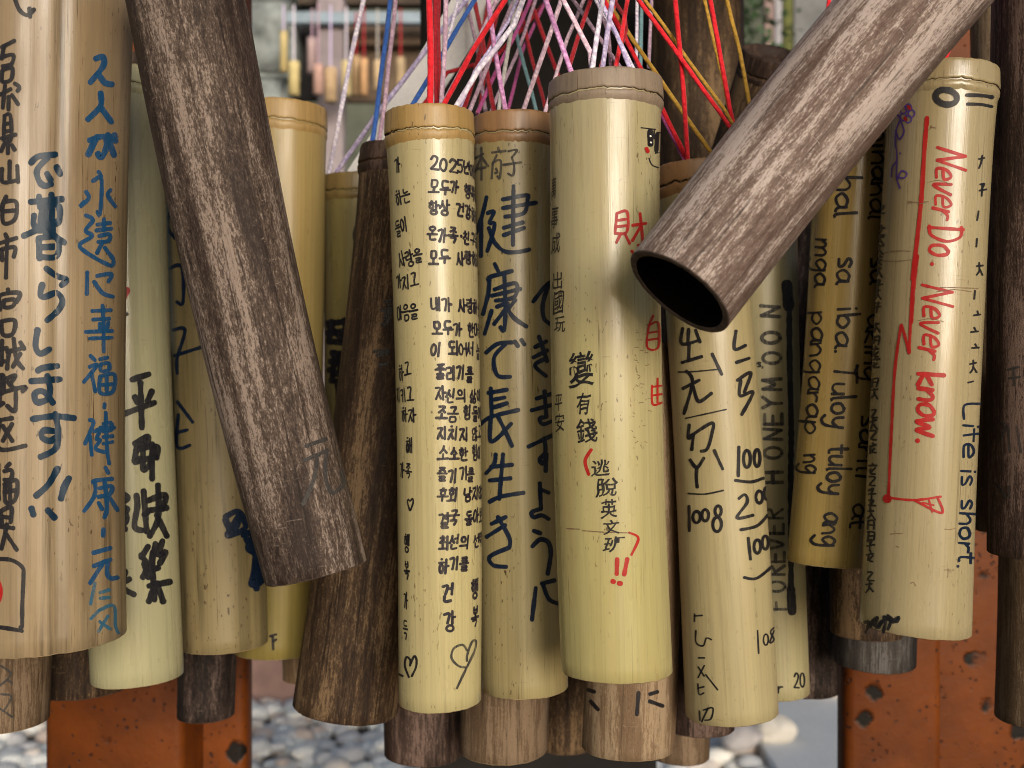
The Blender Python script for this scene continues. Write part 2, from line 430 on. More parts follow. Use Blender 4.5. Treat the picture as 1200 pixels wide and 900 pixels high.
# Latin pen letters: x right, y up, x-height 1
LAT = {
 'a': (.9, [[(.8,.85),(.45,1),(.1,.55),(.3,.05),(.7,.3),(.8,.9)],[(.8,.95),(.8,.2),(.95,.05)]]), 'b': (.9, [[(.15,1.8),(.15,.05)],[(.15,.6),(.5,.95),(.8,.5),(.5,.02),(.15,.15)]]),
 'e': (.85, [[(.1,.5),(.75,.6),(.5,1),(.15,.7),(.2,.15),(.75,.15)]]), 'f': (.6, [[(.7,1.7),(.4,1.8),(.3,1.4),(.3,0)],[(.05,.95),(.65,.95)]]),
 'g': (.95, [[(.75,.85),(.4,1),(.12,.55),(.35,.1),(.75,.5)],[(.8,.95),(.78,-.3),(.45,-.75),(.05,-.5)]]), 'h': (.9, [[(.15,1.8),(.15,0)],[(.15,.55),(.5,.95),(.75,.7),(.78,0)]]),
 'i': (.4, [[(.2,.9),(.2,0)],[(.2,1.3),(.22,1.36)]]), 'k': (.85, [[(.15,1.7),(.15,0)],[(.75,.9),(.18,.45),(.8,0)]]), 'l': (.4, [[(.2,1.8),(.2,.1),(.32,0)]]),
 'm': (1.25, [[(.12,.95),(.12,0)],[(.12,.6),(.4,.95),(.6,.7),(.6,0)],[(.6,.6),(.9,.95),(1.1,.7),(1.1,0)]]), 'n': (.9, [[(.12,.95),(.15,0)],[(.15,.55),(.5,.95),(.75,.7),(.78,0)]]),
 'o': (.9, [[(.5,1),(.15,.7),(.2,.15),(.55,.02),(.8,.4),(.7,.9),(.45,1)]]), 'p': (.9, [[(.15,.95),(.15,-.75)],[(.15,.6),(.5,.98),(.8,.55),(.5,.05),(.15,.2)]]),
 'r': (.7, [[(.15,.95),(.15,0)],[(.15,.55),(.4,.9),(.68,.88)]]), 's': (.75, [[(.65,.85),(.35,1),(.15,.75),(.55,.4),(.6,.1),(.15,.05)]]), 't': (.65, [[(.3,1.5),(.3,.15),(.55,.02)],[(.02,.98),(.62,1)]]),
 'u': (.9, [[(.12,.95),(.15,.2),(.45,.02),(.75,.35)],[(.78,.95),(.8,0)]]), 'v': (.85, [[(.1,.95),(.4,0),(.75,.95)]]), 'w': (1.2, [[(.1,.95),(.3,0),(.58,.75),(.8,0),(1.08,.95)]]),
 'y': (.9, [[(.12,.95),(.2,.35),(.5,.15),(.75,.5)],[(.8,.95),(.7,-.4),(.35,-.75),(.05,-.5)]]), '.': (.45, [[(.2,.03),(.24,.06)]]), ',': (.4, [[(.22,.08),(.1,-.25)]]), ' ': (.75, []),
 'N': (1.25, [[(.15,0),(.2,1.7)],[(.2,1.65),(.95,.05)],[(.95,.05),(1.05,1.75)]]), 'D': (1.2, [[(.2,0),(.2,1.7)],[(.05,1.6),(.7,1.55),(1.05,.9),(.7,.15),(.1,.05)]]),
 'T': (1.2, [[(.0,1.6),(1.15,1.7)],[(.55,1.65),(.5,0)]]), 'L': (.9, [[(.15,1.7),(.12,.05),(.8,.05)]]),
 'H': (1.3, [[(.15,0),(.15,1.7)],[(1.05,0),(1.05,1.7)],[(.1,.85),(1.1,.88)]]), 'O': (1.35, [ell(.6,.85,.5,.82)]), 'E': (1.15, [[(.15,0),(.15,1.7)],[(.12,1.65),(.95,1.65)],[(.12,.88),(.8,.88)],[(.12,.05),(.98,.05)]]),
 'Y': (1.25, [[(.1,1.7),(.55,.9)],[(1.05,1.7),(.55,.9),(.55,0)]]), 'M': (1.45, [[(.12,0),(.2,1.7)],[(.2,1.65),(.65,.6),(1.1,1.65)],[(1.1,1.7),(1.2,0)]]),
 'F': (1.1, [[(.15,0),(.15,1.7)],[(.12,1.65),(.95,1.6)],[(.12,.88),(.75,.9)]]), 'R': (1.25, [[(.15,0),(.15,1.7)],[(.1,1.65),(.8,1.6),(.9,1.15),(.2,.85)],[(.35,.85),(1.0,0)]]), 'V': (1.2, [[(.1,1.7),(.55,.05),(1.05,1.7)]]),
 '0': (1.0, [ell(.45,.85,.36,.8)]), '1': (.6, [[(.3,1.7),(.28,0)]]), '2': (1.05, [[(.1,1.3),(.35,1.7),(.75,1.45),(.6,.8),(.1,.1)],[(.1,.08),(.95,.05)]]),
 '5': (1.0, [[(.2,1.65),(.18,1.0),(.6,1.05),(.75,.5),(.45,.02),(.1,.15)],[(.2,1.65),(.8,1.7)]]), '8': (1.0, [[(.7,1.5),(.4,1.7),(.2,1.3),(.65,.7),(.6,.1),(.25,.1),(.2,.55),(.7,1.2),(.7,1.5)]]),
}
def latin(txt, mp, size, wd, length=None, direction='right', slant=0.0, jit=0.05, rng=RNG):
    """pen letters laid along +x from (0,0); 'down' turns them clockwise, 'up' anticlockwise"""
    tot = sum(LAT[c][0] for c in txt); kx = (length / tot) if length else size; x = 0.0; out = []
    for ch in txt:
        wd_, sts = LAT[ch]; ky = size * rng.uniform(1 - jit, 1 + jit); dy = rng.uniform(-jit, jit) * size; sl = slant + rng.uniform(-jit, jit)
        for st in sts:
            pp = []
            for u, v in st:
                lx = (x + u + sl * v) * kx; ly = v * ky + dy
                if direction == 'right': pp.append((lx, -ly))
                elif direction == 'down': pp.append((ly, lx))
                else: pp.append((-ly, -lx))
            out.append((mp, pp, wd * rng.uniform(.88, 1.12), True))
        x += wd_
    return out

def korean(txt, mp, pitch, h, wd, rng=RNG, wk=0.92):
    x = 0.0; out = []
    for ch in txt:
        if ch == ' ': x += pitch * 0.55; continue
        if ch == '·': out.append((mp, [(x + pitch*.3, h*.5)], wd * 1.2, True)); x += pitch * .6; continue
        dy = rng.uniform(-.11, .11) * h; x += rng.uniform(-.06, .06) * pitch; kx = rng.uniform(.9, 1.05); ky = rng.uniform(.9, 1.06); sh = rng.uniform(-.14, .10)
        sts = hangul(ch) if ord(ch) >= 0xAC00 else [[(u, 1 - v / 1.7) for u, v in st] for st in LAT[ch][1]]
        for st in sts:
            out.append((mp, [(x + (u + sh * v) * pitch * wk * kx + rng.uniform(-.25, .25), dy + v * h * ky + rng.uniform(-.25, .25)) for u, v in st], wd * rng.uniform(.85, 1.12), True))
        x += pitch * (1.0 if ord(ch) >= 0xAC00 else .85)
    return out

# complex characters: the outline of the built-in type, warped a little so that it reads as written by hand
_GL = {}
def glyph(ch, bold=0.0):
    if (ch, bold) in _GL: return _GL[(ch, bold)]
    cu = bpy.data.curves.new('character', 'FONT'); cu.body = ch; cu.size = 1.0; cu.offset = bold; cu.resolution_u = 3
    ob = bpy.data.objects.new('character', cu); COL.objects.link(ob)
    bpy.context.view_layer.update()
    me = bpy.data.meshes.new_from_object(ob.evaluated_get(bpy.context.evaluated_depsgraph_get()))
    bm = bmesh.new(); bm.from_mesh(me)
    for ax in (0, 1):
        for i in range(1, 16):
            n = (1, 0, 0) if ax == 0 else (0, 1, 0); q = i / 16.0 if ax == 0 else -0.1 + i / 16.0
            bmesh.ops.bisect_plane(bm, geom=bm.verts[:] + bm.edges[:] + bm.faces[:], plane_co=(q, q, 0), plane_no=n)
    bm.verts.index_update()
    vs = [(v.co.x, v.co.y) for v in bm.verts]; fs = [tuple(v.index for v in f.verts) for f in bm.faces]
    bm.free(); bpy.data.objects.remove(ob); bpy.data.curves.remove(cu); bpy.data.meshes.remove(me)
    x0, x1 = min(v[0] for v in vs), max(v[0] for v in vs); y0, y1 = min(v[1] for v in vs), max(v[1] for v in vs)
    _GL[(ch, bold)] = ([((x-x0)/(x1-x0), (y1-y)/(y1-y0)) for x, y in vs], fs)
    return _GL[(ch, bold)]
def brush(ch, mp, x0, y0, x1, y1, bold=0.0, warp=0.07, rng=RNG):
    vs, fs = glyph(ch, bold); sx, sy = rng.uniform(0, 99), rng.uniform(0, 99); sl = rng.uniform(-.05, .12)
    out = []
    for u, v in vs:
        uu = u + warp * noise.noise((u*2.2+sx, v*2.2, 0)) + sl * (0.5 - v) ; vv = v + warp * noise.noise((u*2.2, v*2.2+sy, 7)) - 0.10 * (u - .5)
        out.append((x0 + (x1-x0)*uu, y0 + (y1-y0)*vv))
    return (mp, out, fs)

# ------------------------------------------------------------------ colours of the tubes
CUT = plain_mat('sawn edge', (0.34, 0.25, 0.13), 0.8, 0.4, 200, 0.2)
CUTD = plain_mat('old sawn edge', (0.075, 0.05, 0.04), 0.85, 0.5, 200, 0.2)
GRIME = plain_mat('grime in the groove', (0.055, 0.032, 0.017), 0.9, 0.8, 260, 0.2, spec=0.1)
INNER = plain_mat('hollow in painted shade', (0.006, 0.0045, 0.004), 1.0, 0.4, 120, 0.0, spec=0.0)  # near-black colour paints in the shade inside the open ends
M_TAN = bamboo_mat('honey tan cane', (0.26, 0.178, 0.098), (0.44, 0.335, 0.20), 0.5, 0.55, 1.3, 0.6, (0.12, 0.07, 0.035), 0.42, 0.75, 0.8)
M_GREEN = bamboo_mat('pale green cane', (0.44, 0.41, 0.25), (0.55, 0.52, 0.315), 0.5, 0.72, 0.25, 0.15, rough=0.34, band=0.3)
M_OLIVE = bamboo_mat('stained olive tan cane', (0.21, 0.165, 0.075), (0.33, 0.265, 0.13), 0.45, 0.5, 1.3, 0.75, (0.08, 0.05, 0.022), 0.5, 0.7, 0.9)
M_GOLD = bamboo_mat('gold cane', (0.44, 0.32, 0.12), (0.34, 0.27, 0.08), 0.5, 0.7, 0.4, 0.25, (0.32, 0.13, 0.03), 0.4)
M_MOSS = bamboo_mat('olive cane', (0.30, 0.25, 0.095), (0.25, 0.20, 0.08), 0.4, 0.6, 0.5, 0.35, rough=0.38)
M_IVORY = bamboo_mat('pale yellow cane', (0.52, 0.44, 0.25), (0.62, 0.54, 0.28), 0.5, 0.66, 0.7, 0.28, rough=0.33, band=0.35)
M_KHAKI = bamboo_mat('speckled khaki cane', (0.36, 0.285, 0.13), (0.50, 0.42, 0.21), 0.5, 0.62, 1.0, 0.35, (0.14, 0.08, 0.03), 0.36, 0.6, 0.45)
M_CREAM = bamboo_mat('cream cane turning yellow', (0.50, 0.43, 0.27), (0.57, 0.50, 0.22), 0.45, 0.72, 0.8, 0.28, (0.30, 0.17, 0.06), 0.34, band=0.35)
M_STRAW = bamboo_mat('straw cane', (0.45, 0.37, 0.195), (0.54, 0.46, 0.255), 0.45, 0.72, 0.35, 0.25, rough=0.38, band=0.3)
M_SAGE = bamboo_mat('sage cane', (0.44, 0.385, 0.215), (0.50, 0.445, 0.245), 0.45, 0.7, 0.4, 0.3, rough=0.45)
M_AMBER = bamboo_mat('amber cane', (0.43, 0.29, 0.10), (0.45, 0.33, 0.11), 0.45, 0.6, 0.45, 0.3, (0.16, 0.10, 0.03), 0.28)
M_PEACH = bamboo_mat('peach and khaki cane', (0.40, 0.315, 0.175), (0.49, 0.41, 0.235), 0.45, 0.74, 0.6, 0.25, (0.2, 0.12, 0.05), 0.3, band=0.4)
M_AGED = weathered_mat('aged tan cane', (0.26, 0.165, 0.095), (0.47, 0.345, 0.22), 0.50, 0.7, 3.5)
M_AGED2 = weathered_mat('aged brown cane', (0.15, 0.095, 0.055), (0.30, 0.21, 0.135), 0.46, 0.75, 3.5)
M_DRIFT = weathered_mat('flaking dark cane', (0.045, 0.028, 0.022), (0.39, 0.305, 0.255), 0.34, 0.72, 13, 0.35, 1.7)
M_ASH = weathered_mat('flaking ash brown cane', (0.155, 0.095, 0.076), (0.66, 0.555, 0.505), 0.48, 0.6, 6, 0.6, 2.1)
M_BARK = weathered_mat('flaking brown cane', (0.040, 0.023, 0.015), (0.27, 0.175, 0.095), 0.40, 0.75, 9)
M_SOOT = weathered_mat('sooty cane', (0.013, 0.009, 0.008), (0.20, 0.14, 0.12), 0.30, 0.7, 9)
M_MAUVE = weathered_mat('grey brown cane', (0.050, 0.031, 0.025), (0.24, 0.16, 0.13), 0.40, 0.72, 7)
M_SLATE = weathered_mat('slate grey cane', (0.075, 0.064, 0.058), (0.20, 0.185, 0.175), 0.40, 0.8, 4)
R_GOLD = bamboo_mat('gold rim', (0.50, 0.33, 0.12), (0.46, 0.29, 0.10), 0.5, 0.6, 1.0, 0.4, (0.12, 0.06, 0.025), 0.5)
R_RUST = bamboo_mat('rusty stained rim', (0.36, 0.20, 0.085), (0.32, 0.17, 0.07), 0.5, 0.5, 1.0, 0.9, (0.075, 0.03, 0.018), 0.5)
R_GREY = bamboo_mat('greyed rim', (0.37, 0.29, 0.21), (0.35, 0.26, 0.18), 0.5, 0.55, 0.8, 0.8, (0.16, 0.11, 0.09), 0.55)
R_OLIVE = bamboo_mat('olive rim', (0.27, 0.19, 0.07), (0.25, 0.17, 0.06), 0.5, 0.55, 0.7, 0.6, rough=0.45)
R_DARK = weathered_mat('dark rim', (0.035, 0.02, 0.015), (0.12, 0.075, 0.055), 0.4, 0.7, 6)

I_BLACK = ink_mat('black marker', (0.008, 0.0075, 0.010), 0.14)
I_PURPLE = ink_mat('black marker fading purple', (0.011, 0.009, 0.016), 0.22)
I_NAVY = ink_mat('navy marker', (0.003, 0.009, 0.024), 0.10, 0.35)
I_BLUE = ink_mat('worn blue marker', (0.008, 0.050, 0.125), 0.22, 0.45)
I_TEAL = ink_mat('faded blue marker', (0.03, 0.10, 0.16), 0.38)
I_DEEP = ink_mat('deep blue marker', (0.003, 0.017, 0.036), 0.10, 0.4)
I_RED = ink_mat('red marker', (0.28, 0.008, 0.008), 0.16)
I_GREY = ink_mat('worn grey marker', (0.035, 0.033, 0.032), 0.33, 0.6)
I_FADE = ink_mat('faint pen', (0.15, 0.09, 0.05), 0.44, 0.6)
I_VIOLET = ink_mat('violet pen', (0.06, 0.03, 0.17), 0.1)
I_WHITE = ink_mat('white dot', (0.7, 0.68, 0.6), 0.05)

# ------------------------------------------------------------------ the setting
def ground():
    m, nt, bs, out = new_mat('earth'); N = NT(nt); c = N.coords(False)
    f = N.noise(c, 6, 6); N.l(N.mix(f, (0.045, 0.036, 0.03), (0.11, 0.09, 0.075)), bs.inputs['Base Color']); bs.inputs['Roughness'].default_value = 0.95
    o = mesh_obj('ground', [(-60, -40, 0), (60, -40, 0), (60, 90, 0), (-60, 90, 0)], [(0, 1, 2, 3)], m, None, False); tag(o, kind='structure')
    m, nt, bs, out = new_mat('concrete slab'); N = NT(nt); c = N.coords(False)
    f = N.noise(c, 9, 7); g = N.noise(c, 160, 3)
    N.l(N.mix(N.ramp(g, .4, .7, 0, .35), N.mix(f, (0.52, 0.54, 0.57), (0.66, 0.68, 0.70)), (0.16, 0.17, 0.19)), bs.inputs['Base Color']); bs.inputs['Roughness'].default_value = 0.85
    bm = bmesh.new(); box_bm(bm, 0.72, 2.6, 2.3, 6.0, -0.02, 0.055)
    o = bm_obj('pavement', bm, m, None, 0.006); tag(o, kind='structure')
ground()

def pebbles():
    m, nt, bs, out = new_mat('river pebbles'); N = NT(nt)
    at = N.n('ShaderNodeVertexColor'); at.layer_name = 'tint'
    c = N.coords(False); f = N.noise(c, 90, 4)
    N.l(N.mix(N.ramp(f, .35, .7, 0, .5), at.outputs[0], (0.55, 0.52, 0.49)), bs.inputs['Base Color']); bs.inputs['Roughness'].default_value = 0.7
    bm = bmesh.new(); bmesh.ops.create_icosphere(bm, subdivisions=2, radius=1.0)
    ico = [v.co.copy() for v in bm.verts]; tri = [tuple(v.index for v in f.verts) for f in bm.faces]; bm.free()
    V, Fc, Ct = [], [], []; r = random.Random(5)
    cols = [(0.82, 0.82, 0.79), (0.74, 0.75, 0.73), (0.85, 0.83, 0.76), (0.60, 0.58, 0.57), (0.74, 0.65, 0.57), (0.80, 0.80, 0.77), (0.66, 0.50, 0.40), (0.52, 0.53, 0.54)]
    for i in range(4600):
        y = 2.45 + 2.6 * r.random() ** 1.2; x = r.uniform(-0.62, 0.72) * y * 0.9
        if x > 0.70: continue
        s = r.uniform(0.015, 0.040); sx, sy, sz = s * r.uniform(.9, 1.5), s * r.uniform(.8, 1.2), s * r.uniform(.5, .8)
        a_ = r.uniform(0, 6.28); ca, sa = cos(a_), sin(a_); z = sz * r.uniform(0.1, 0.9) + (0.02 if r.random() < .3 else 0); q = r.uniform(0, 100); b = len(V); c_ = r.choice(cols)
        for v in ico:
            k = 1 + 0.28 * noise.noise(v * 1.1 + Vector((q, 0, 0)))
            px_, py_, pz_ = v.x*sx*k, v.y*sy*k, v.z*sz*k
            V.append((x + px_*ca - py_*sa, y + px_*sa + py_*ca, z + pz_)); Ct.append(c_)
        Fc += [tuple(b + j for j in t) for t in tri]
    o = mesh_obj('gravel', V, Fc, m); tag(o, 'pale grey river pebbles covering the ground below the tubes', kind='stuff')
    ca = o.data.color_attributes.new('tint', 'FLOAT_COLOR', 'POINT')
    flat = [q for c_ in Ct for q in (*c_, 1.0)]; ca.data.foreach_set('color', flat)
pebbles()

def rock(name, px, py, Y, s, col, label, seed):
    bm = bmesh.new(); bmesh.ops.create_icosphere(bm, subdivisions=3, radius=1.0)
    for v in bm.verts:
        k = 1 + 0.3 * noise.noise(v.co * 1.2 + Vector((seed * 7.7, 0, 0)))
        v.co = Vector((v.co.x * s * 1.2 * k, v.co.y * s * k, v.co.z * s * 0.75 * k))
    p = P(px, py, Y); o = bm_obj(name, bm, plain_mat(name + ' stone', col, 0.8, 0.25, 25, 0.2), None, 0, True)
    o.location = (p.x, p.y, 0.055 + s * 0.55); return tag(o, label, 'stone')
rock('stone', 903, 868, 3.02, 0.055, (0.50, 0.47, 0.42), 'pale rounded stone lying alone on the grey paving slab', 1)
rock('stone', 968, 830, 3.45, 0.07, (0.42, 0.39, 0.37), 'pale stone on the grey paving beside the right orange post', 2)
rock('stone', 868, 872, 2.95, 0.05, (0.33, 0.31, 0.31), 'grey stone at the left edge of the grey paving slab', 3)

def kerb():
    m = plain_mat('pinkish timber', (0.30, 0.19, 0.165), 0.8, 0.25, 12, 0.1)
    bm = bmesh.new(); box_bm(bm, -1.9, -0.30, 3.50, 3.62, 0.0, 0.17)
    o = bm_obj('timber_edging', bm, m, None, 0.01)
    tag(o, 'low pinkish timber edging board lying behind the gravel', 'edging board')
kerb()

def sky_blocker():  # added slab out of view, blocks the overhead sky from the tubes
    m = plain_mat('dark sky blocker', (0.06, 0.045, 0.035), 0.9, 0.4, 6)
    bm = bmesh.new(); box_bm(bm, -1.0, 1.0, 0.25, 0.98, 1.95, 2.01)
    tag(bm_obj('sky_blocker', bm, m), kind='structure')
sky_blocker()

# ------------------------------------------------------------------ orange frame behind the tubes
def paint_mat():
    m, nt, bs, out = new_mat('orange vermilion paint'); N = NT(nt); c = N.coords(False)
    f = N.noise(c, 14, 6, 0.6); g = N.noise(c, 120, 4, 0.65)
    col = N.mix(N.ramp(f, .3, .7), (0.072, 0.017, 0.002), (0.155, 0.037, 0.003))
    col = N.mix(N.ramp(g, .55, .72, 0, .6), col, (0.10, 0.028, 0.010))
    vo = N.n('ShaderNodeTexVoronoi'); vo.inputs['Scale'].default_value = 20.0; vo.inputs['Randomness'].default_value = 1.0; 
    wob = N.n('ShaderNodeMix', data_type='VECTOR'); 
    ds = N.n('ShaderNodeVectorMath', operation='ADD'); N.l(c, ds.inputs[0])
    nn = N.n('ShaderNodeTexNoise'); nn.inputs['Scale'].default_value = 60; N.l(c, nn.inputs['Vector'])
    sc_ = N.n('ShaderNodeVectorMath', operation='SCALE'); N.l(nn.outputs['Color'], sc_.inputs[0]); sc_.inputs['Scale'].default_value = 0.014
    N.l(sc_.outputs[0], ds.inputs[1]); N.l(ds.outputs[0], vo.inputs['Vector'])
    area = N.noise(c, 9, 2)
    pit = N.mul(N.ramp(vo.outputs['Distance'], 0.25, 0.19), N.ramp(area, .34, .40))
    col = N.mix(pit, col, (0.006, 0.004, 0.003))
    v2 = N.n('ShaderNodeTexVoronoi'); v2.inputs['Scale'].default_value = 110.0; N.l(ds.outputs[0], v2.inputs['Vector'])
    pit2 = N.mul(N.ramp(v2.outputs['Distance'], 0.22, 0.15), N.ramp(N.noise(c, 16, 3), .42, .5))
    col = N.mix(pit2, col, (0.03, 0.012, 0.008))
    N.l(col, bs.inputs['Base Color']); bs.inputs['Roughness'].default_value = 0.55; bs.inputs['Specular IOR Level'].default_value = 0.2
    N.bump(N.add(N.add(f, N.mul(g, .3)), N.mul(N.add(pit, pit2), -0.8)), 0.5, 0.003, bs)
    return m
PAINT = paint_mat()
fr = tag(empty('rack_frame', Matrix.Translation((0, 1.1, 0))), 'orange painted frame with two thick pitted posts behind the bamboo tubes', 'frame')
for x0, x1, y0, y1 in ((-0.458, -0.321, -0.10, 0.02), (-0.425, -0.277, -0.035, 0.0), (0.326, 0.421, -0.10, -0.065), (0.36, 0.60, -0.035, 0.0)):
    bm = bmesh.new(); box_bm(bm, x0, x1, y0, y1, 0.0, 1.72)
    bm_obj('post', bm, PAINT, fr, 0.009, True, 3)
bm = bmesh.new(); box_bm(bm, -0.45, 0.45, -0.40, -0.30, 1.60, 1.68)
bm_obj('crossbeam', bm, PAINT, fr, 0.006, True, 3)
for x in (-0.39, 0.37):
    bm = bmesh.new(); box_bm(bm, x - 0.04, x + 0.04, -0.29, -0.102, 1.61, 1.69); bm_obj('bracket', bm, PAINT, fr, 0.004, True, 2)

# ------------------------------------------------------------------ the tubes, front to back
W = {}
T = Tube
W['tan'] = T((56, -45, 92), (51, 771, 90), 0.62, M_TAN, 'broad honey tan tube at the left edge with blue and black brush writing', groove=((0.60, 0.036, 0.06), (-0.1, 0.012, 0.12), (0.25, 0.015, 0.07)), wob=1.6, seed=1)
W['green'] = T((137, 72, 50), (161, 808, 52.5), 0.73, M_GREEN, 'pale green tube with bold black characters beside the broad tan tube', R_OLIVE if False else M_GREEN, 22, seed=2)
W['olive'] = T((238, 150, 49), (263, 768, 50), 0.78, M_OLIVE, 'stained olive tan tube with dark blue scribble, behind the leaning dark tube', seed=3, wob=1.5)
W['drift'] = T((213, -60, 68), (371, 682, 59.5), 0.585, M_DRIFT, 'leaning dark tube with flaked pale bark and one faint character near its end', seed=4, wob=1.3, cut=CUTD)
W['gold'] = T((330, 114, 50), (322, 775, 47), 0.86, M_GOLD, 'plain golden tube behind the right side of the leaning dark tube', R_GOLD, 24, seed=5)
W['moss'] = T((425, 201, 45.5), (421, 720, 44), 0.91, M_MOSS, 'small olive tube with thick black marks half hidden by a brown tube', R_OLIVE, 20, seed=6)
W['bark'] = T((484, 166, 57), (405, 850, 61), 0.79, M_BARK, 'dark brown flaking tube slanting left behind the tube with Korean writing', R_DARK, 22, seed=7, cut=CUTD, wob=1.4)
W['ivory'] = T((503, 121, 49.5), (515.5, 837, 48.5), 0.66, M_IVORY, 'pale yellow tube covered in small Korean writing with two hearts', R_GOLD, 27, seed=8)
W['khaki'] = T((603, 128, 48.5), (614, 820, 51.5), 0.705, M_KHAKI, 'speckled khaki tube with large navy brush characters in two columns', R_RUST, 24, seed=9)
W['cream'] = T((709, 78, 64), (722.5, 803, 64), 0.62, M_CREAM, 'thick cream tube with a doodled face and red and black small characters', R_GREY, 24, seed=10)
W['straw'] = T((816, 185, 47), (857, 853, 54), 0.70, M_STRAW, 'straw tube with lines of phonetic marks and the numbers 100 and 200', R_RUST, 24, seed=11)
W['sage'] = T((885, 205, 46), (908, 823, 40), 0.775, M_SAGE, 'sage tube lettered FOREVER HONEYMOON along its length', seed=12)
W['amber'] = T((1004, 95, 45), (968, 667, 44), 0.70, M_AMBER, 'amber tube with black handwriting running downward, beside the peach tube', seed=13)
W['peach'] = T((1105, 68, 58), (1072, 751, 62), 0.64, M_PEACH, 'peach and khaki tube with large red handwriting and a red line', M_PEACH, 24, seed=14)
W['edge'] = T((1228, -60, 60), (1223, 661, 60), 0.66, M_MAUVE, 'grey brown weathered tube cut off by the right edge of the photo', seed=15, cut=CUTD)
W['low'] = T((1226, 420, 54), (1224, 862, 53), 0.75, M_AGED2, 'dull olive brown tube hanging below the weathered one at the right edge', seed=16, cut=CUTD)
W['strip'] = T((1184, -60, 45), (1186, 628, 46), 0.83, M_AGED, 'pinkish tan tube seen as a strip between the peach and weathered tubes', seed=17)
W['slate'] = T((1030, 300, 46), (1024.5, 790, 46.5), 0.865, M_SLATE, 'slate grey tube end in front of the right orange post', seed=18, cut=CUTD)
W['soot'] = T((955, 215, 38), (943, 820, 38.5), 0.935, M_SOOT, 'sooty dark tube with pale flakes behind the lettered sage tube', seed=19, cut=CUTD)
W['brown'] = T((1022, 300, 40), (1015, 753, 40), 0.775, M_BARK, 'dark brown tube end just above and in front of the slate grey one', seed=31, cut=CUTD)
W['shade'] = T((812, 300, 40), (819, 866, 41), 0.80, M_MAUVE, 'dark brown tube in shadow between the cream and straw tubes', seed=20, cut=CUTD)
W['stub'] = T((795, 500, 36), (795, 898, 36), 0.91, M_AGED2, 'short brown tube end peeping out below the shadowed dark tube', seed=21, cut=CUTD)
W['below'] = T((738, 400, 53), (736.5, 894, 53.5), 0.735, M_AGED, 'aged tan tube end with black strokes right below the cream tube', seed=22, wob=1.4)
W['umber'] = T((590, 420, 52), (590, 897, 52.5), 0.80, M_AGED2, 'aged brown tube end right below the speckled khaki tube', seed=23, wob=1.4)
W['walnut'] = T((500, 420, 46), (496, 900, 45), 0.86, M_MAUVE, 'dark walnut tube end right below the tube with Korean writing', seed=24, cut=CUTD)
W['gap'] = T((664, 420, 34), (662, 886, 34), 0.93, M_BARK, 'dark tube end in the gap between two aged tube ends at the bottom', seed=25, cut=CUTD)
W['stump'] = T((100, 400, 55), (96, 822, 56), 0.82, M_BARK, 'dark brown tube end below the broad tan tube in front of the orange post', seed=26, cut=CUTD)
W['corner'] = T((8, 400, 48), (4, 862, 50), 0.72, M_AGED2, 'aged brown tube end with faint writing in the lower left corner', seed=27)
W['black'] = T((238, 480, 36), (241, 849, 33), 0.90, M_SOOT, 'nearly black tube end below the stained olive tan tube', seed=28, cut=CUTD)
W['tiny'] = T((356, 560, 24), (356, 802, 24), 0.985, M_AGED, 'small tan tube end half hidden left of the brown flaking tube', seed=29)
W['trunk'] = T((815, -60, 54), (815, 640, 54), 1.12, M_BARK, 'thick dark brown tube hanging far behind the red and yellow cords', seed=30, cut=CUTD)
for i, (x, y, q, Y, lb) in enumerate(((168, 60, 33, 0.91, 'dark rimmed tube in the shade between the pale green and leaning tubes'),
                                     )):
    W['back%d' % i] = T((x, y, q), (x + 14, 700, q), Y, M_SOOT, lb, R_DARK, 14, seed=40 + i, cut=CUTD)
# the big tube lying across the others, its open end towards the viewer
p0, p1 = P(795, 343, 0.52), P(1068, 10, 0.569)
t = T.__new__(T); t.rb, t.rt = 0.0304, 0.0350
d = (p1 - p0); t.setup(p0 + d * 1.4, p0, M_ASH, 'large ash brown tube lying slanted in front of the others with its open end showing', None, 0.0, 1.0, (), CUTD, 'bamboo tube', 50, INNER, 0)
W['ash'] = t
# tube tipped towards the viewer so that its dark top shows
p1 = P(909, 63, 0.90); t = T.__new__(T); t.rb, t.rt = 0.034, 0.0275
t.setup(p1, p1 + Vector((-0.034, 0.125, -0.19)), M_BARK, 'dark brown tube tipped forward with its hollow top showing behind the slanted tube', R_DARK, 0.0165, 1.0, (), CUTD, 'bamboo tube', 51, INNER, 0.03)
W['tipped'] = t

# ------------------------------------------------------------------ writing
t = W['tan']
B = crop(0, 0, 4.5, [[(510,310),(550,300),(550,350),(485,435)],[(525,385),(560,435),(600,445)],[(540,490),(540,560),(475,630)],[(545,570),(600,645)],
    [(485,740),(560,720),(575,770),(550,830),(530,810)],[(525,720),(480,815)],[(580,710),(615,820)],[(600,720),(608,735)],[(615,710),(622,745)]], 6, t)
B += crop(0, 170, 4.5, [[(535,140),(550,165)],[(505,190),(550,180),(545,365),(530,350)],[(470,245),(485,280),(440,325),(460,300)],[(600,235),(585,265),(625,325)],
    [(470,370),(508,395),(470,450),(505,480),(440,525),(480,570),(600,635),(618,610)],[(530,420),(600,410)],[(565,390),(565,450)],[(525,450),(605,440)],[(540,480),(595,470),(590,505),(535,510)],
    [(560,510),(530,570)],[(570,540),(615,600)],[(480,670),(478,785)],[(530,690),(605,680),(590,720)],[(515,720),(560,780),(615,800)]], 4.2, t)
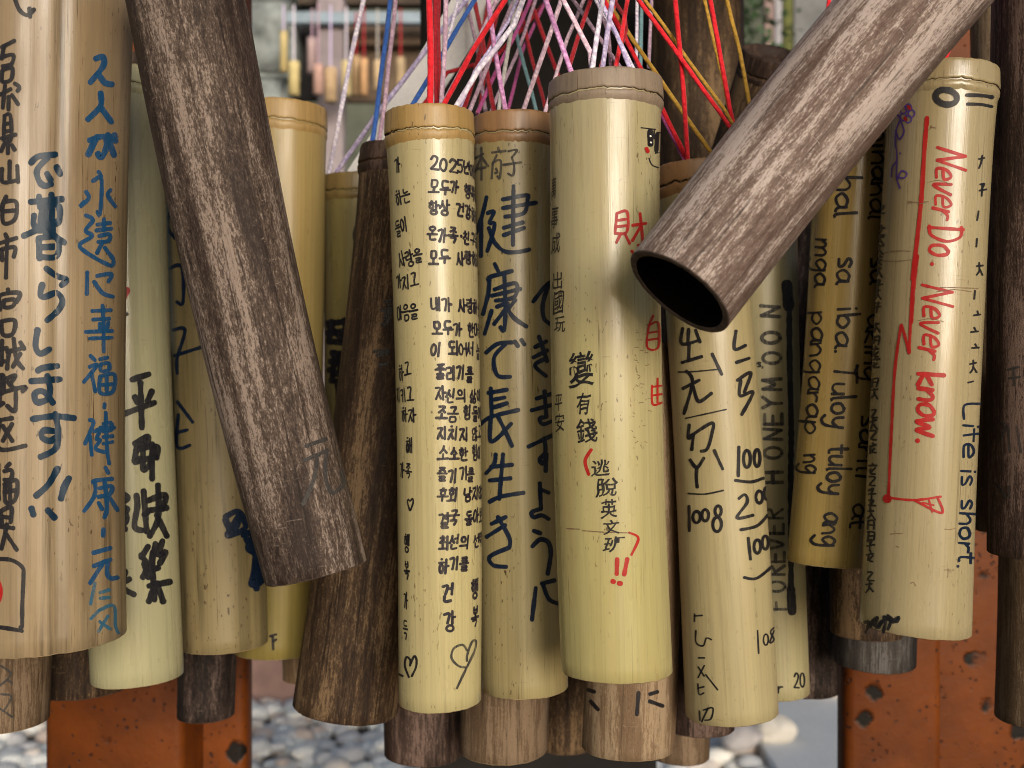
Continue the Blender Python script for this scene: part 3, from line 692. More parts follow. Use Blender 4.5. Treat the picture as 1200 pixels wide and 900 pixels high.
B += crop(0, 350, 4.5, [[(505,65),(605,60)],[(560,35),(565,130)],[(510,110),(595,105)],[(470,175),(610,170)],[(490,210),(610,205)],[(565,120),(565,280)],[(545,130),(545,165)],[(590,125),(580,165)],
    [(495,300),(520,325)],[(490,360),(530,350),(460,440)],[(500,390),(520,490)],[(545,320),(585,310)],[(550,345),(590,340),(590,375),(550,380),(550,345)],[(545,410),(620,400),(610,490),(545,495),(545,410)],
    [(580,410),(580,490)],[(550,455),(610,450)],[(570,555),(568,575)],[(490,640),(510,655),(465,765)],[(490,720),(500,825)],[(515,700),(545,690),(525,740),(545,745),(520,790),(570,810)],
    [(575,600),(580,790),(590,870)],[(560,660),(600,655),(605,690),(560,700)],[(545,680),(620,680)],[(560,730),(610,725)],[(560,765),(610,755)]], 4, t)
B += crop(0, 530, 4.5, [[(570,80),(585,110)],[(505,160),(510,150),(605,140)],[(515,160),(510,230),(455,310)],[(535,190),(600,180),(590,220),(530,235)],[(565,150),(575,290),(560,345)],[(530,265),(550,300)],
    [(590,240),(630,305)],[(555,405),(552,440)],[(500,530),(590,505)],[(500,600),(590,565)],[(545,590),(480,690)],[(575,580),(570,640),(590,665),(625,660)]], 4.4, t)
t.write(I_BLUE, B, label='blue brush writing down the right side')
G = crop(0, 530, 4.5, [[(505,690),(480,800)],[(530,740),(580,725)],[(530,770),(580,765)]], 3.5, t) + crop(0, 600, 3, [[(350,345),(400,330),(405,400),(415,425)],[(320,375),(350,345)],[(380,365),(345,420)],[(350,385),(385,410)]], 3.4, t)
t.write(I_TEAL, G, label='faded blue brush writing near the lower end')
D = crop(0, 170, 4.5, [[(180,95),(220,60),(310,50)],[(270,65),(215,130),(225,190),(255,215),(290,205)],[(265,150),(285,185)],[(315,115),(335,155)],[(180,300),(345,285)],[(225,270),(230,330)],[(290,260),(290,330)],
    [(240,330),(325,320),(325,410),(240,420),(240,330)],[(200,370),(210,430),(330,400)],[(145,480),(230,440),(270,410)],[(270,420),(310,480),(360,515)],[(225,490),(230,600)],[(230,490),(320,490),(320,585),(230,590)],
    [(230,540),(320,535)],[(262,340),(262,480)],[(295,340),(290,480)],[(210,450),(310,450)],[(265,650),(320,690),(370,710),(345,740)],[(245,735),(235,790),(260,800),(320,780),(350,820),(330,870),(270,925)]], 6.2, t)
D += crop(0, 350, 4.5, [[(220,165),(210,250),(235,290),(285,265)],[(220,380),(250,365),(325,355)],[(185,435),(340,425)],[(270,405),(285,480),(270,530),(215,545),(205,500),(250,490),(300,550)],
    [(190,635),(300,620),(410,630)],[(310,605),(325,700),(310,790),(230,835)],[(315,700),(250,695),(240,730),(280,750),(320,730)]], 6.4, t)
D += crop(0, 530, 4.5, [[(320,85),(270,170),(205,230)],[(380,135),(355,180),(335,245)],[(180,295),(190,330)],[(265,305),(300,345)]], 6.8, t)
t.write(I_DEEP, D, label='dark blue brush writing down the middle')
K = crop(0, 0, 4.5, [[(85,0),(110,55),(150,80),(185,50)],[(160,45),(165,90)],[(20,250),(85,215)],[(30,250),(20,310)],[(25,300),(80,290),(70,340),(25,350)],[(25,370),(75,360),(70,420),(25,430),(25,370)],[(15,500),(70,470)],[(40,450),(30,570)],
    [(60,510),(60,580)],[(90,440),(115,460),(105,480)],[(75,500),(110,550)],[(40,610),(40,740),(75,735),(70,610),(40,610)],[(40,655),(70,650)],[(40,695),(70,690)],[(25,730),(100,710)],[(60,740),(60,810)],[(40,760),(25,800)],[(80,765),(95,790)]], 4.2, t)
K += crop(0, 170, 4.5, [[(70,85),(70,180)],[(30,125),(35,195),(115,185)],[(110,110),(115,195)],[(55,270),(25,340)],[(40,300),(105,300),(100,390),(40,410),(35,310)],[(45,350),(100,345)],[(50,470),(60,490)],[(15,520),(110,490)],
    [(30,550),(35,610)],[(30,550),(100,540),(95,590)],[(60,490),(55,700)],[(65,760),(70,780)],[(20,830),(30,790),(125,780),(110,830)],[(45,820),(100,815),(90,850),(45,855),(45,820)]], 4.4, t)
K += crop(0, 350, 4.5, [[(30,120),(100,115),(90,185),(40,190),(30,120)],[(20,20),(25,60)],[(10,270),(60,260)],[(35,220),(30,350)],[(0,350),(50,330)],[(70,280),(60,370)],[(60,280),(130,265)],[(95,210),(110,320),(145,370)],
    [(130,230),(150,265)],[(130,290),(90,360)],[(5,420),(40,405),(40,490),(10,500)],[(10,455),(40,450)],[(20,410),(20,560)],[(0,580),(40,550)],[(60,420),(105,405),(75,450)],[(65,440),(90,470)],[(50,490),(155,465),(140,490)],
    [(105,470),(100,590),(60,565)],[(20,640),(85,630)],[(20,640),(15,790),(155,775)],[(85,660),(35,750)],[(35,670),(85,750)]], 4.6, t)
K += crop(0, 530, 4.5, [[(10,60),(10,250)],[(50,80),(70,60)],[(40,100),(80,95),(75,140),(40,145)],[(40,170),(105,150),(95,250),(45,260),(45,170)],[(70,165),(70,250)],[(45,210),(100,200)],[(20,310),(75,290),(70,370)],
    [(20,310),(25,380)],[(30,340),(65,345)],[(10,390),(85,400)],[(50,380),(20,510)],[(45,430),(100,515)]], 4.6, t)
K += crop(0, 600, 3, [[(-110,168),(0,165),(50,170),(85,195),(88,230),(82,330),(80,402),(74,404)],[(80,418),(0,405),(-110,400)]], 4.2, t)
t.write(I_BLACK, K, label='black brush writing near the left edge')
t.write(I_RED, [], [(t.hit, [(-14 + 19*cos(i*pi/20), 693 + 23*sin(i*pi/20)) for i in range(40)] + [(-14, 693)], [(i, (i+1) % 40, 40) for i in range(40)])], label='red disc of a drawn flag')

t = W['green']
S = crop(120, 420, 3, [[(110,75),(170,55)],[(140,85),(145,245)],[(120,135),(130,155)],[(180,115),(165,150)],[(82,195),(190,155)],[(120,300),(165,275),(165,300)],[(130,300),(120,360),(140,350)],[(125,320),(195,310),(195,350)],
    [(150,300),(150,390),(180,360)],[(180,300),(180,425)],[(120,365),(195,345)],[(125,480),(128,520),(118,590),(145,605)],[(150,465),(160,610)],[(165,500),(225,480),(215,530)],[(165,535),(230,525)],[(200,445),(200,560),(170,625)],
    [(195,550),(230,625)],[(150,550),(165,540)],[(165,660),(140,700)],[(140,690),(160,730),(145,770)],[(150,720),(165,770)],[(190,650),(180,720),(185,850)],[(215,640),(200,690),(225,680),(205,720)],[(165,800),(240,785)],
    [(190,790),(165,855)],[(195,790),(215,855)],[(180,680),(175,740),(200,735)],[(60,470),(95,490),(60,515),(94,530),(60,555),(90,570),(62,590),(86,600)],[(62,480),(90,560),(62,600)],[(70,665),(75,668)],[(60,745),(85,750),(70,800),(115,830)],[(60,795),(100,775)]], 6.2, t)
S += [(t.hit, [(143, 371), (151, 368)], 3.5, True)]
t.write(I_BLACK, S, label='bold black characters')
t.write(I_RED, [(t.hit, [(144, 352), (147, 345), (150, 340)], 9, True)], label='red mark')

t = W['olive']
S = crop(180, 180, 1.667, [[(10,95),(18,90),(32,105),(22,140),(38,165)],[(25,225),(50,222),(52,290),(40,290)],[(32,345),(55,345),(40,400),(40,430)],[(35,395),(88,378)],[(40,485),(70,525)],[(42,510),(40,572),(65,570)],[(40,545),(60,540)]], 3.6, t)
S += crop(180, 180, 1.667, [[(135,710),(160,700),(175,730),(140,745),(165,705),(150,740),(135,715)],[(170,745),(195,740),(180,770),(205,790),(188,840),(210,830),(205,770),(185,765)],[(190,700),(196,715)],[(195,790),(192,835),(205,825)],[(176,752),(200,800),(198,850)]], 6.5, t)
t.write(I_NAVY, S, label='dark blue scribbles')
t = W['drift']
t.write(I_GREY, crop(220, 300, 3, [[(430,665),(500,640)],[(425,715),(505,680)],[(470,700),(455,780),(415,870)],[(500,690),(495,770),(515,830),(555,800),(550,755)]], 4.2, t), label='one worn grey character')
t = W['gold']
t.write(I_BLACK, crop(220, 600, 3, [[(288,437),(310,430)],[(298,440),(300,483)],[(300,455),(310,448)]], 2.6, t))
t = W['moss']
t.write(I_BLACK, crop(220, 300, 3, [[(480,240),(545,230)],[(500,230),(490,300)],[(545,225),(550,290)],[(490,300),(555,305)],[(485,270),(550,265)],[(495,250),(540,295)],[(500,340),(555,350)],[(510,340),(500,440)],[(490,400),(550,430)],[(520,440),(525,515)],
    [(495,370),(550,385)],[(520,345),(535,420)]], 7, t) + crop(220, 0, 3, [[(600,780),(588,820),(590,850),(603,890)],[(596,800),(594,880)]], 6, t), label='thick black marks')
t = W['bark']
t.write(I_GREY, crop(220, 300, 3, [[(680,160),(722,152)],[(695,170),(680,220)],[(668,190),(718,192)],[(705,172),(690,230),(668,240)],[(640,335),(692,328)],[(690,340),(650,348)],[(658,382),(690,375)]], 3.6, t))

# Korean lines on the pale yellow tube
t = W['ivory']; S = []
for y, x, s_ in ((192, 503, '2025년에는'), (217, 501, '모두가 행복하고'), (243, 500, '항상 건강하며'), (273, 499, '온가족·친구들'), (301, 500, '모두 사랑하자'), (358, 500, '내가 사랑하는'), (385, 502, '모두가 한마음'), (408, 502, '이 되어서 늘'),
                 (436, 505, '풀리기를'), (462, 505, '자신의 삶에'), (484, 507, '조금 힘들어도'), (508, 508, '지치지 않고'), (532, 509, '소소한 힘이'), (556, 509, '즐기기를'), (581, 509, '후회 남지않게'), (608, 510, '결국 돌아보면'), (636, 511, '최선의 선택'), (662, 512, '하기를')):
    S += korean(s_, t.unwrap(x, y - 8, 0.03 + RNG.uniform(-.02, .03)), 12.3, 15.5, 2.5)
for (x, y, ch) in ((516, 686, '건'), (517, 715, '강'), (549, 682, '행'), (550, 711, '복')): S += korean(ch, t.unwrap(x, y), 14.5, 21, 2.9)
t.write(I_PURPLE, S, label='lines of small Korean handwriting')
S = []
for y, xr, s_, rt in ((194, 465, '가', -.08), (228, 478, '하는', -.12), (262, 475, '들이', -.1), (297, 490, '사랑을', -.16), (326, 486, '가지고', -.1), (361, 486, '마음을', -.1), (432, 477, '하고', -.12), (460, 481, '지키고', -.06), (486, 484, '하자', -.06), (521, 476, '해', .0), (553, 479, '가족', .1)):
    n = len(s_); S += korean(s_, t.unwrap(xr - 4, y - 8, rt), 11.5, 17, 2.0) if n == 1 else []
    if n > 1:
        mp = t.unwrap(xr, y - 8, rt)
        S += [(mp, [(px - n * 11.5, py) for px, py in st], wd, sm) for _, st, wd, sm in korean(s_, mp, 11.5, 17, 2.0)]
for y, ch in ((627, '행'), (659, '복'), (692, '가'), (724, '득')): S += korean(ch, t.unwrap(471, y), 10, 20, 2.2)
S += crop(450, 480, 5.625, [[(150,665),(135,610),(140,590),(152,605),(165,585),(172,610),(155,665)]], 1.6, t)
S += crop(450, 620, 4.5, [[(130,780),(108,720),(115,675),(135,690),(135,720)],[(135,715),(155,670),(168,690),(165,730),(145,775)],[(78,765),(98,775)]], 2.2, t)
t.write(I_BLACK, S, label='fine Korean handwriting and a small heart at the left side')
t.write(I_GREY, crop(450, 620, 4.5, [[(430,640),(405,610),(360,630),(350,680),(385,720),(425,730)],[(430,695),(432,660),(455,595),(475,590),(470,640),(425,740),(380,840)]], 2.4, t), label='large grey heart with a tail')

# navy characters on the khaki tube
t = W['khaki']
S = crop(550, 160, 3.458, [[(75,245),(70,270),(55,330),(35,390)],[(55,330),(55,485)],[(80,310),(105,305),(88,350),(108,352),(100,400),(80,465)],[(85,370),(110,430),(150,465),(200,468),(250,458)],[(183,200),(183,440)],[(140,255),(235,238),(240,255),(225,310),(150,325)],
    [(140,290),(275,268)],[(145,370),(222,348)],[(145,400),(228,370)],[(110,515),(125,545)],[(85,582),(95,568),(180,545)],[(90,580),(85,640),(65,720)],[(150,565),(155,700),(150,785),(135,772)],[(110,620),(195,595),(190,650),(115,665)],[(100,645),(215,618)],
    [(120,690),(165,680),(110,760)],[(100,705),(72,800)],[(158,690),(190,735),(240,770)],[(195,662),(170,695)],[(265,670),(320,600),(348,588)],[(328,598),(305,680),(312,740),(348,765)]], 4.4, t)
S += crop(550, 400, 2.65, [[(60,35),(95,8),(140,3)],[(120,8),(85,50),(95,105),(135,110)],[(148,0),(158,15)],[(168,-5),(178,10)],[(210,18),(245,0)],[(205,50),(248,28)],[(222,-15),(248,62)],[(240,55),(210,75),(245,108)],[(75,145),(78,235)],[(68,160),(125,150)],[(78,182),(118,174)],
    [(78,207),(125,192)],[(35,265),(75,235),(160,213)],[(75,240),(75,310),(112,285)],[(98,235),(120,280),(140,325)],[(110,285),(138,255)],[(90,350),(85,380),(60,410)],[(75,390),(140,383)],[(70,432),(135,425)],[(112,350),(100,490)],[(70,498),(105,482),(175,470)],
    [(75,567),(120,545)],[(60,607),(118,570)],[(95,545),(130,610),(130,640)],[(130,640),(70,668),(80,695),(120,700)],[(215,178),(270,160)],[(200,214),(272,195)],[(240,155),(246,235)],[(246,235),(225,240),(235,257),(262,248)],[(190,327),(272,288)],
    [(240,300),(242,345),(225,365),(232,380),(246,362)],[(245,350),(243,403)],[(225,440),(228,520)],[(228,460),(252,470)],[(228,520),(200,530),(205,546),(230,540),(252,552)],[(205,588),(226,596)],[(200,637),(225,615),(250,625),(257,660),(247,722)],
    [(210,765),(197,865)],[(228,752),(268,742)],[(232,755),(250,800),(280,815)]], 4.4, t)
t.write(I_NAVY, S, label='large navy brush characters')
t.write(I_GREY, crop(550, 160, 3.458, [[(22,90),(60,70)],[(52,45),(55,175)],[(52,80),(30,140)],[(56,85),(80,120)],[(40,130),(70,125)],[(22,50),(15,150)],[(120,45),(122,60)],[(95,65),(150,58)],[(115,75),(98,110)],[(100,105),(95,170)],[(100,105),(130,98),(128,170),(118,160)],
    [(112,130),(118,145),(108,148)],[(160,60),(195,55),(175,85)],[(175,85),(185,120),(180,158),(160,150)],[(140,115),(212,105)]], 2.4, t), label='thin grey characters below the rim')

# cream tube
t = W['cream']; pl = []
for ch, x0, y0, x1, y1 in (('變', 672, 412, 702, 453), ('有', 681, 460, 698, 485), ('錢', 681, 490, 705, 519), ('逃', 698, 538, 720, 558), ('脫', 703, 560, 729, 582), ('英', 708, 585, 728, 607), ('文', 711, 609, 730, 626), ('班', 711, 628, 735, 647)):
    pl.append(brush(ch, t.hit, x0, y0, x1, y1, 0.014))
for ch, x0, y0, x1, y1 in (('萬', 649.5, 208, 655, 233), ('事', 650, 241, 658, 268), ('成', 651, 272, 661, 297), ('出', 653, 318, 664, 339), ('國', 654, 341, 666, 368), ('玩', 656, 371, 668, 389), ('平', 656, 462, 665, 482), ('安', 656.5, 484, 667, 506)):
    pl.append(brush(ch, t.hit, x0, y0, x1, y1, 0.004))
S = crop(630, 0, 3, [[(368,449),(418,455)],[(414,455),(414,488)],[(398,556),(404,572),(412,582),(431,589)],[(430,470),(428,530)]], 1.2, t) + crop(630, 0, 3, [[(400,462),(402,507)],[(428,472),(427,530)]], 6.2, t) + crop(630, 0, 3, [[(420,538)]], 1.2, t)
t.write(I_BLACK, S, pl, label='small black characters and a doodled smiling face')
t.write(I_WHITE, crop(630, 0, 3, [[(402,500)],[(400,478)]], 1.6, t), name='doodle_highlight')
S = crop(630, 0, 3, [[(290,750),(285,815)],[(290,750),(325,745),(325,815),(285,820)],[(290,775),(325,770)],[(288,797),(325,793)],[(305,820),(290,852)],[(318,820),(336,856)],[(345,792),(392,785)],[(370,750),(380,850),(365,862)],[(375,792),(345,846)],[(343,882),(356,897)]], 3.0, t)
S += crop(630, 0, 3, [[(387,522),(393,533)]], 3.8, t)
S += crop(630, 300, 3, [[(420,210),(405,245)],[(405,245),(400,320),(438,320),(438,235),(405,245)],[(405,270),(438,265)],[(403,295),(438,290)],[(418,455),(420,520),(452,515)],[(418,460),(452,455)],[(437,430),(437,515)],[(420,490),(452,485)]], 2.2, t)
S += crop(630, 300, 3, [[(205,680),(183,720),(195,768)]], 3.2, t) + crop(630, 600, 3, [[(333,72),(365,92),(340,150)]], 2.6, t)
S += crop(630, 600, 3, [[(290,165),(287,218)],[(325,165),(313,220)]], 4.6, t) + crop(630, 600, 3, [[(272,243),(277,245)],[(294,250),(301,251)]], 5, t)
t.write(I_RED, S, label='red characters, bracket and exclamation marks')
S = crop(630, 600, 3, [[(115,58),(160,60)],[(170,65),(240,70),(335,73)]], 1.2, t)
for i in range(34):
    x, y = 754 + RNG.gauss(0, 5), 380 + i * 4.2 + RNG.uniform(-3, 3)
    S.append((t.hit, [(x, y), (x + RNG.uniform(-4, 5), y + RNG.uniform(-1, 2.5))], 0.7, True))
t.write(I_FADE, S, label='faint rubbed brown pen marks')

# straw tube
t = W['straw']
S = crop(780, 380, 5, [[(85,25),(80,115),(180,95)],[(120,30),(115,110)],[(160,35),(185,105)],[(122,110),(118,215)],[(80,225),(195,190)],[(255,175),(310,295)],[(105,275),(140,340),(90,525)],[(85,377),(180,328)],[(140,350),(165,440),(190,450),(250,405)],
    [(120,590),(115,670),(140,650)],[(145,650),(135,735)],[(115,665),(250,580),(252,640),(225,730),(190,745)],[(265,740),(315,850)],[(125,795),(165,840),(205,785)],[(165,840),(162,900),(168,955)],
    [(395,40),(385,145),(450,125)],[(395,225),(470,200)],[(400,330),(478,285),(440,400)],[(420,330),(415,420),(490,400),(425,530)],[(408,720),(405,890)],ell(455,790,20,50),ell(514,785,17,50)], 3.5, t)
S += crop(780, 540, 2.814, [[(68,150),(70,232)],ell(93,186,12,19),ell(121,180,11,19),ell(163,166,10,17),ell(160,210,14,24),[(218,65),(270,70),(310,58)],[(230,125),(250,112),(257,138),(225,188),(277,180)],ell(297,120,11,20),ell(321,108,9,20),
    [(237,228),(290,215),(325,180)],[(262,255),(270,325)],ell(292,283,11,22),ell(318,270,10,22),[(250,385),(290,388),(338,352)]], 3.2, t)
t.write(I_BLACK, S, label='black phonetic marks and numbers')
S = crop(780, 380, 5, [[(60,280),(150,278),(290,265)],[(100,552),(200,530),(335,500)]], 1.5, t) + crop(780, 540, 2.814, [[(65,108),(120,110),(180,98)],[(297,560),(302,635)],ell(325,590,8,18),[(352,550),(340,565),(352,590),(338,600),(352,560)],[(90,505),(90,530)],[(90,512),(115,510)],[(95,560),(97,600),(120,610),(130,585),(147,590)],
    [(105,650),(125,650)],[(105,680),(125,710)],[(125,675),(105,715)],[(130,705),(170,755)],[(105,735),(110,770),(125,765)],[(105,750),(125,745)],[(125,822),(155,815),(150,850),(130,855)],[(140,815),(120,860)],[(112,825),(114,855)]], 1.7, t)
t.write(I_BLACK, S, label='thin black pen lines')

# lettered sage tube (reads upwards)
t = W['sage']
mp = lambda px, py, tt: (lambda x, y: tt.hit(px + x, py + y))
S = []
for ch, px, py in (('H', 898, 567), ('O', 898, 538), ('N', 897.5, 517), ('E', 897.5, 499), ('Y', 897, 480), ('M', 896, 458), ('O', 896, 427), ('O', 895, 403), ('N', 894, 373)):
    S += latin(ch, mp(px + 21, py, t), 12.8, 3.6, length=17, direction='up', jit=0.03)
for ch, px, py in (('F', 902, 716), ('O', 902, 694), ('R', 901, 675), ('E', 901, 660), ('V', 900, 645), ('E', 900, 627), ('R', 899, 609)):
    S += latin(ch, mp(px + 20, py, t), 12.2, 3.0, length=15.5, direction='up', jit=0.03)
t.write(I_GREY, S, label='grey capitals reading upward')
S = [(t.hit, [(923,333),(925.5,360)], 11, True),(t.hit, [(926,350),(927,420),(929,500),(928.5,560),(928.5,640),(928,690)], 5.6, True),(t.hit, [(928,690),(929,717)], 9, True)]
S += latin('es,', mp(883, 430, t), 5.5, 1.6, length=14) + latin('er', mp(903, 812, t), 7.5, 1.8, length=14) + latin('20', mp(930, 806, t), 10, 1.9, length=14)
t.write(I_BLACK, S, label='thick black line and small writing')

# amber tube (reads downwards)
t = W['amber']; S = []
def down(tt, txt, xa, y0, y1, size, wd, sl=0.0, slant=0.0):
    return latin(txt, (lambda x, y: tt.hit(xa + x + sl * y, y0 + y)), size, wd, length=y1 - y0, direction='down', jit=0.07, slant=slant)
X8 = lambda v: 920 + v / 1.877
Y8 = lambda v: 180 + v / 1.877
for txt, xa, a_, b_ in (('hal', 110, 45, 142), ('sa', 108, 226, 285), ('iba.', 107, 334, 444), ('Tuloy', 100, 462, 604), ('tuloy', 92, 642, 750), ('ang', 82, 788, 865)):
    S += down(t, txt, X8(xa), Y8(a_), Y8(b_), 15, 3.0, -0.06)
for txt, xa, a_, b_ in (('hinahal', 192, -60, 146), ('sa', 182, 226, 285), ('aking', 172, 352, 500), ('sarili', 160, 572, 716), ('at', 144, 768, 826)):
    S += down(t, txt, X8(xa), Y8(a_), Y8(b_), 12.5, 2.7, -0.07)
for txt, xa, a_, b_ in (('mga', 60, 184, 292), ('pangarap', 51, 344, 618), ('ng', 38, 660, 704)):
    S += down(t, txt, X8(xa), Y8(a_), Y8(b_), 12.5, 2.5, -0.05)
t.write(I_BLACK, S, label='black handwriting reading downward')

# peach tube
t = W['peach']; S = []
S += down(t, 'Never', 1099, 170, 254, 21, 3.2, -0.05, 0.3) + down(t, 'Do', 1091, 263, 300, 23, 3.4, -0.02, 0.15) + down(t, '.', 1094, 305, 314, 12, 4.2)
S += down(t, 'Never', 1084, 331, 418, 21, 3.2, -0.04, 0.3) + down(t, 'know.', 1078, 435, 521, 19, 4.4, 0.0, 0.12)
S += crop(1030, 90, 3.75, [[(216,180),(207,300),(192,560),(168,800),(158,890)]], 4.4, t) + crop(980, 300, 3, [[(290,-3),(275,130),(265,342)],[(265,342),(252,290),(238,242)],[(236,245),(215,400),(203,600),(190,845)]], 3.0, t) + crop(980, 300, 3, [[(292,0),(280,100),(272,235)]], 4.2, t)
S += [(t.hit, [(1041,584),(1043,585)], 8, True),(t.hit, [(1042,583),(1073,586),(1104,582)], 2.6, True),(t.hit, [(1073,586),(1105,601),(1100,582)], 2.6, True),(t.hit, [(1083,589),(1096,592)], 1.8, True),(t.hit, [(1090,584),(1094,600)], 1.8, True)]
t.write(I_RED, S, label='large red handwriting and a red line')
S = [(t.hit, ell(1109.5, 114, 12.5, 8.5, rot=12), 6.6, True), (t.hit, [(1133,111.5),(1150,112),(1163,114)], 3.4, True), (t.hit, [(1134,122),(1150,122.5),(1163,125)], 3.2, True)]
GL = ([[(-4,-6),(3,-7),(-2,0)],[(-5,1),(5,0)],[(0,-7),(-1,8)]], [[(-4,-5),(-5,6)],[(-4,-5),(4,-6),(3,6)],[(-3,0),(3,0)]], [[(-5,-4),(4,-5)],[(0,-8),(-1,1),(-5,7)],[(0,0),(5,7)]],
      [[(-4,-6),(4,-6),(-3,5),(5,6)]], [[(0,-8),(2,-4)],[(-5,-3),(5,-4)],[(-3,0),(-4,7)],[(3,0),(-2,6),(4,8)]])
for i, (x, y) in enumerate(((1152, 190), (1153, 222), (1151, 252), (1150, 284), (1150, 316), (1148, 345), (1147, 372), (1144, 392), (1145, 411), (1143, 430), (1140, 452))):
    S += [(t.hit, [(x + u * 0.75 + RNG.uniform(-.6, .6), y + v * 0.95 + RNG.uniform(-.6, .6)) for u, v in st], 1.9, True) for st in GL[RNG.randrange(5)][:RNG.choice((1, 2, 2, 3))]]
y_ = 246.0; i = 0
while y_ < 712:
    x = 1019 + (718 - y_) * 0.0335
    S += [(t.hit, [(x + u * 0.8 + RNG.uniform(-1, 1), y_ + v * 0.8 + RNG.uniform(-1, 1)) for u, v in st], 1.9, True) for st in GL[RNG.randrange(5)]]
    y_ += RNG.choice((11, 12, 13, 15, 24)); i += 1
S += [(t.hit, [(1014 + i*4.5, 730 + RNG.uniform(-9, 7)), (1019 + i*5, 731 + RNG.uniform(-8, 8)), (1015 + i*5.2, 734 + RNG.uniform(-8, 8))], 3.2, True) for i in range(8)]
t.write(I_BLACK, S, label='black zero, equals sign and small notes')
S = down(t, 'Life', 1133, 472, 538, 13, 2.4, -0.06) + down(t, 'is', 1129, 548, 571, 13, 2.4, -0.06) + down(t, 'short.', 1128, 584, 668, 13, 2.6, -0.06)
t.write(I_NAVY, S, label='navy handwriting along the right side')
S = [(t.hit, ell(1064 + 5.2*cos(k*1.257), 133 + 7*sin(k*1.257), 3.6, 4.4), 1.5, True) for k in range(5)]
S += crop(1030, 90, 3.75, [[(75,160),(98,185),(82,230),(78,290),(85,340),(85,440),(100,490)],[(98,190),(115,240),(95,275),(78,235)],[(85,370),(65,400),(62,440)],[(88,455),(105,415),(130,425),(118,445),(88,440)],[(98,335),(101,339)]], 1.7, t)
t.write(I_VIOLET, S, label='violet pen drawing of a flower')
t.write(I_RED, crop(1030, 90, 3.75, [[(132,130),(140,140)],[(118,180),(124,190)]], 3.0, t), name='flower_centre')
t.write(I_FADE, [(t.hit, [(x, y), (x + dx*.5, y + RNG.uniform(-3, 2)), (x + dx, y + RNG.uniform(-3, 3))], 0.9, True) for x, y, dx in ((1066, 236, 24), (1089, 214, 26), (1040, 296, 30), (1036, 306, 36), (1066, 238, 18), (1078, 376, 30), (1100, 342, 40), (1104, 337, 44), (1090, 152, 8), (1092, 148, 1), (1045, 626, 14), (1052, 640, 3), (1108, 620, 12), (1107, 668, 12), (1068, 684, 6))], label='faint pen scratches')
W['below'].write(I_BLACK, crop(630, 600, 3, [[(345,635),(342,712)],[(385,640),(412,632)],[(385,665),(432,682)],[(170,625),(192,632)],[(180,665),(207,695)]], 4.0, W['below']))
W['corner'].write(I_GREY, crop(0, 600, 3, [[(-5,540),(30,570),(-5,610)],[(0,640),(35,650),(10,700)],[(-5,690),(40,720)],[(20,590),(35,600)]], 2.4, W['corner']))
W['edge'].write(I_GREY, crop(980, 300, 3, [[(610,400),(650,390)],[(615,430),(655,425)],[(630,390),(632,455)],[(580,580),(600,600),(580,650)],[(610,590),(615,690)],[(640,600),(655,690)],[(565,800),(600,850)],[(610,810),(612,850)]], 2.2, W['edge']))

# ------------------------------------------------------------------ cords
CM = {
 'red': cord_mat('red cord', (0.68, 0.010, 0.022)), 'darkred': cord_mat('dark red cord', (0.36, 0.006, 0.016)), 'white': cord_mat('white cord', (0.80, 0.77, 0.83), (0.60, 0.54, 0.72)),
 'lav': cord_mat('lavender cord', (0.66, 0.60, 0.80), (0.48, 0.40, 0.70)), 'pink': cord_mat('pink cord', (0.74, 0.40, 0.66), (0.58, 0.26, 0.56)), 'pale': cord_mat('pale pink cord', (0.80, 0.62, 0.72), (0.68, 0.48, 0.62)),
 'mauve': cord_mat('mauve cord', (0.50, 0.36, 0.44), (0.40, 0.26, 0.36)), 'magenta': cord_mat('magenta cord', (0.40, 0.07, 0.24)), 'blue': cord_mat('blue cord', (0.022, 0.085, 0.33)), 'teal': cord_mat('teal cord', (0.14, 0.27, 0.30)),
 'gold': cord_mat('gold cord', (0.42, 0.24, 0.03)), 'grey': cord_mat('grey cord', (0.42, 0.40, 0.38)),
}
ZB = 1.60
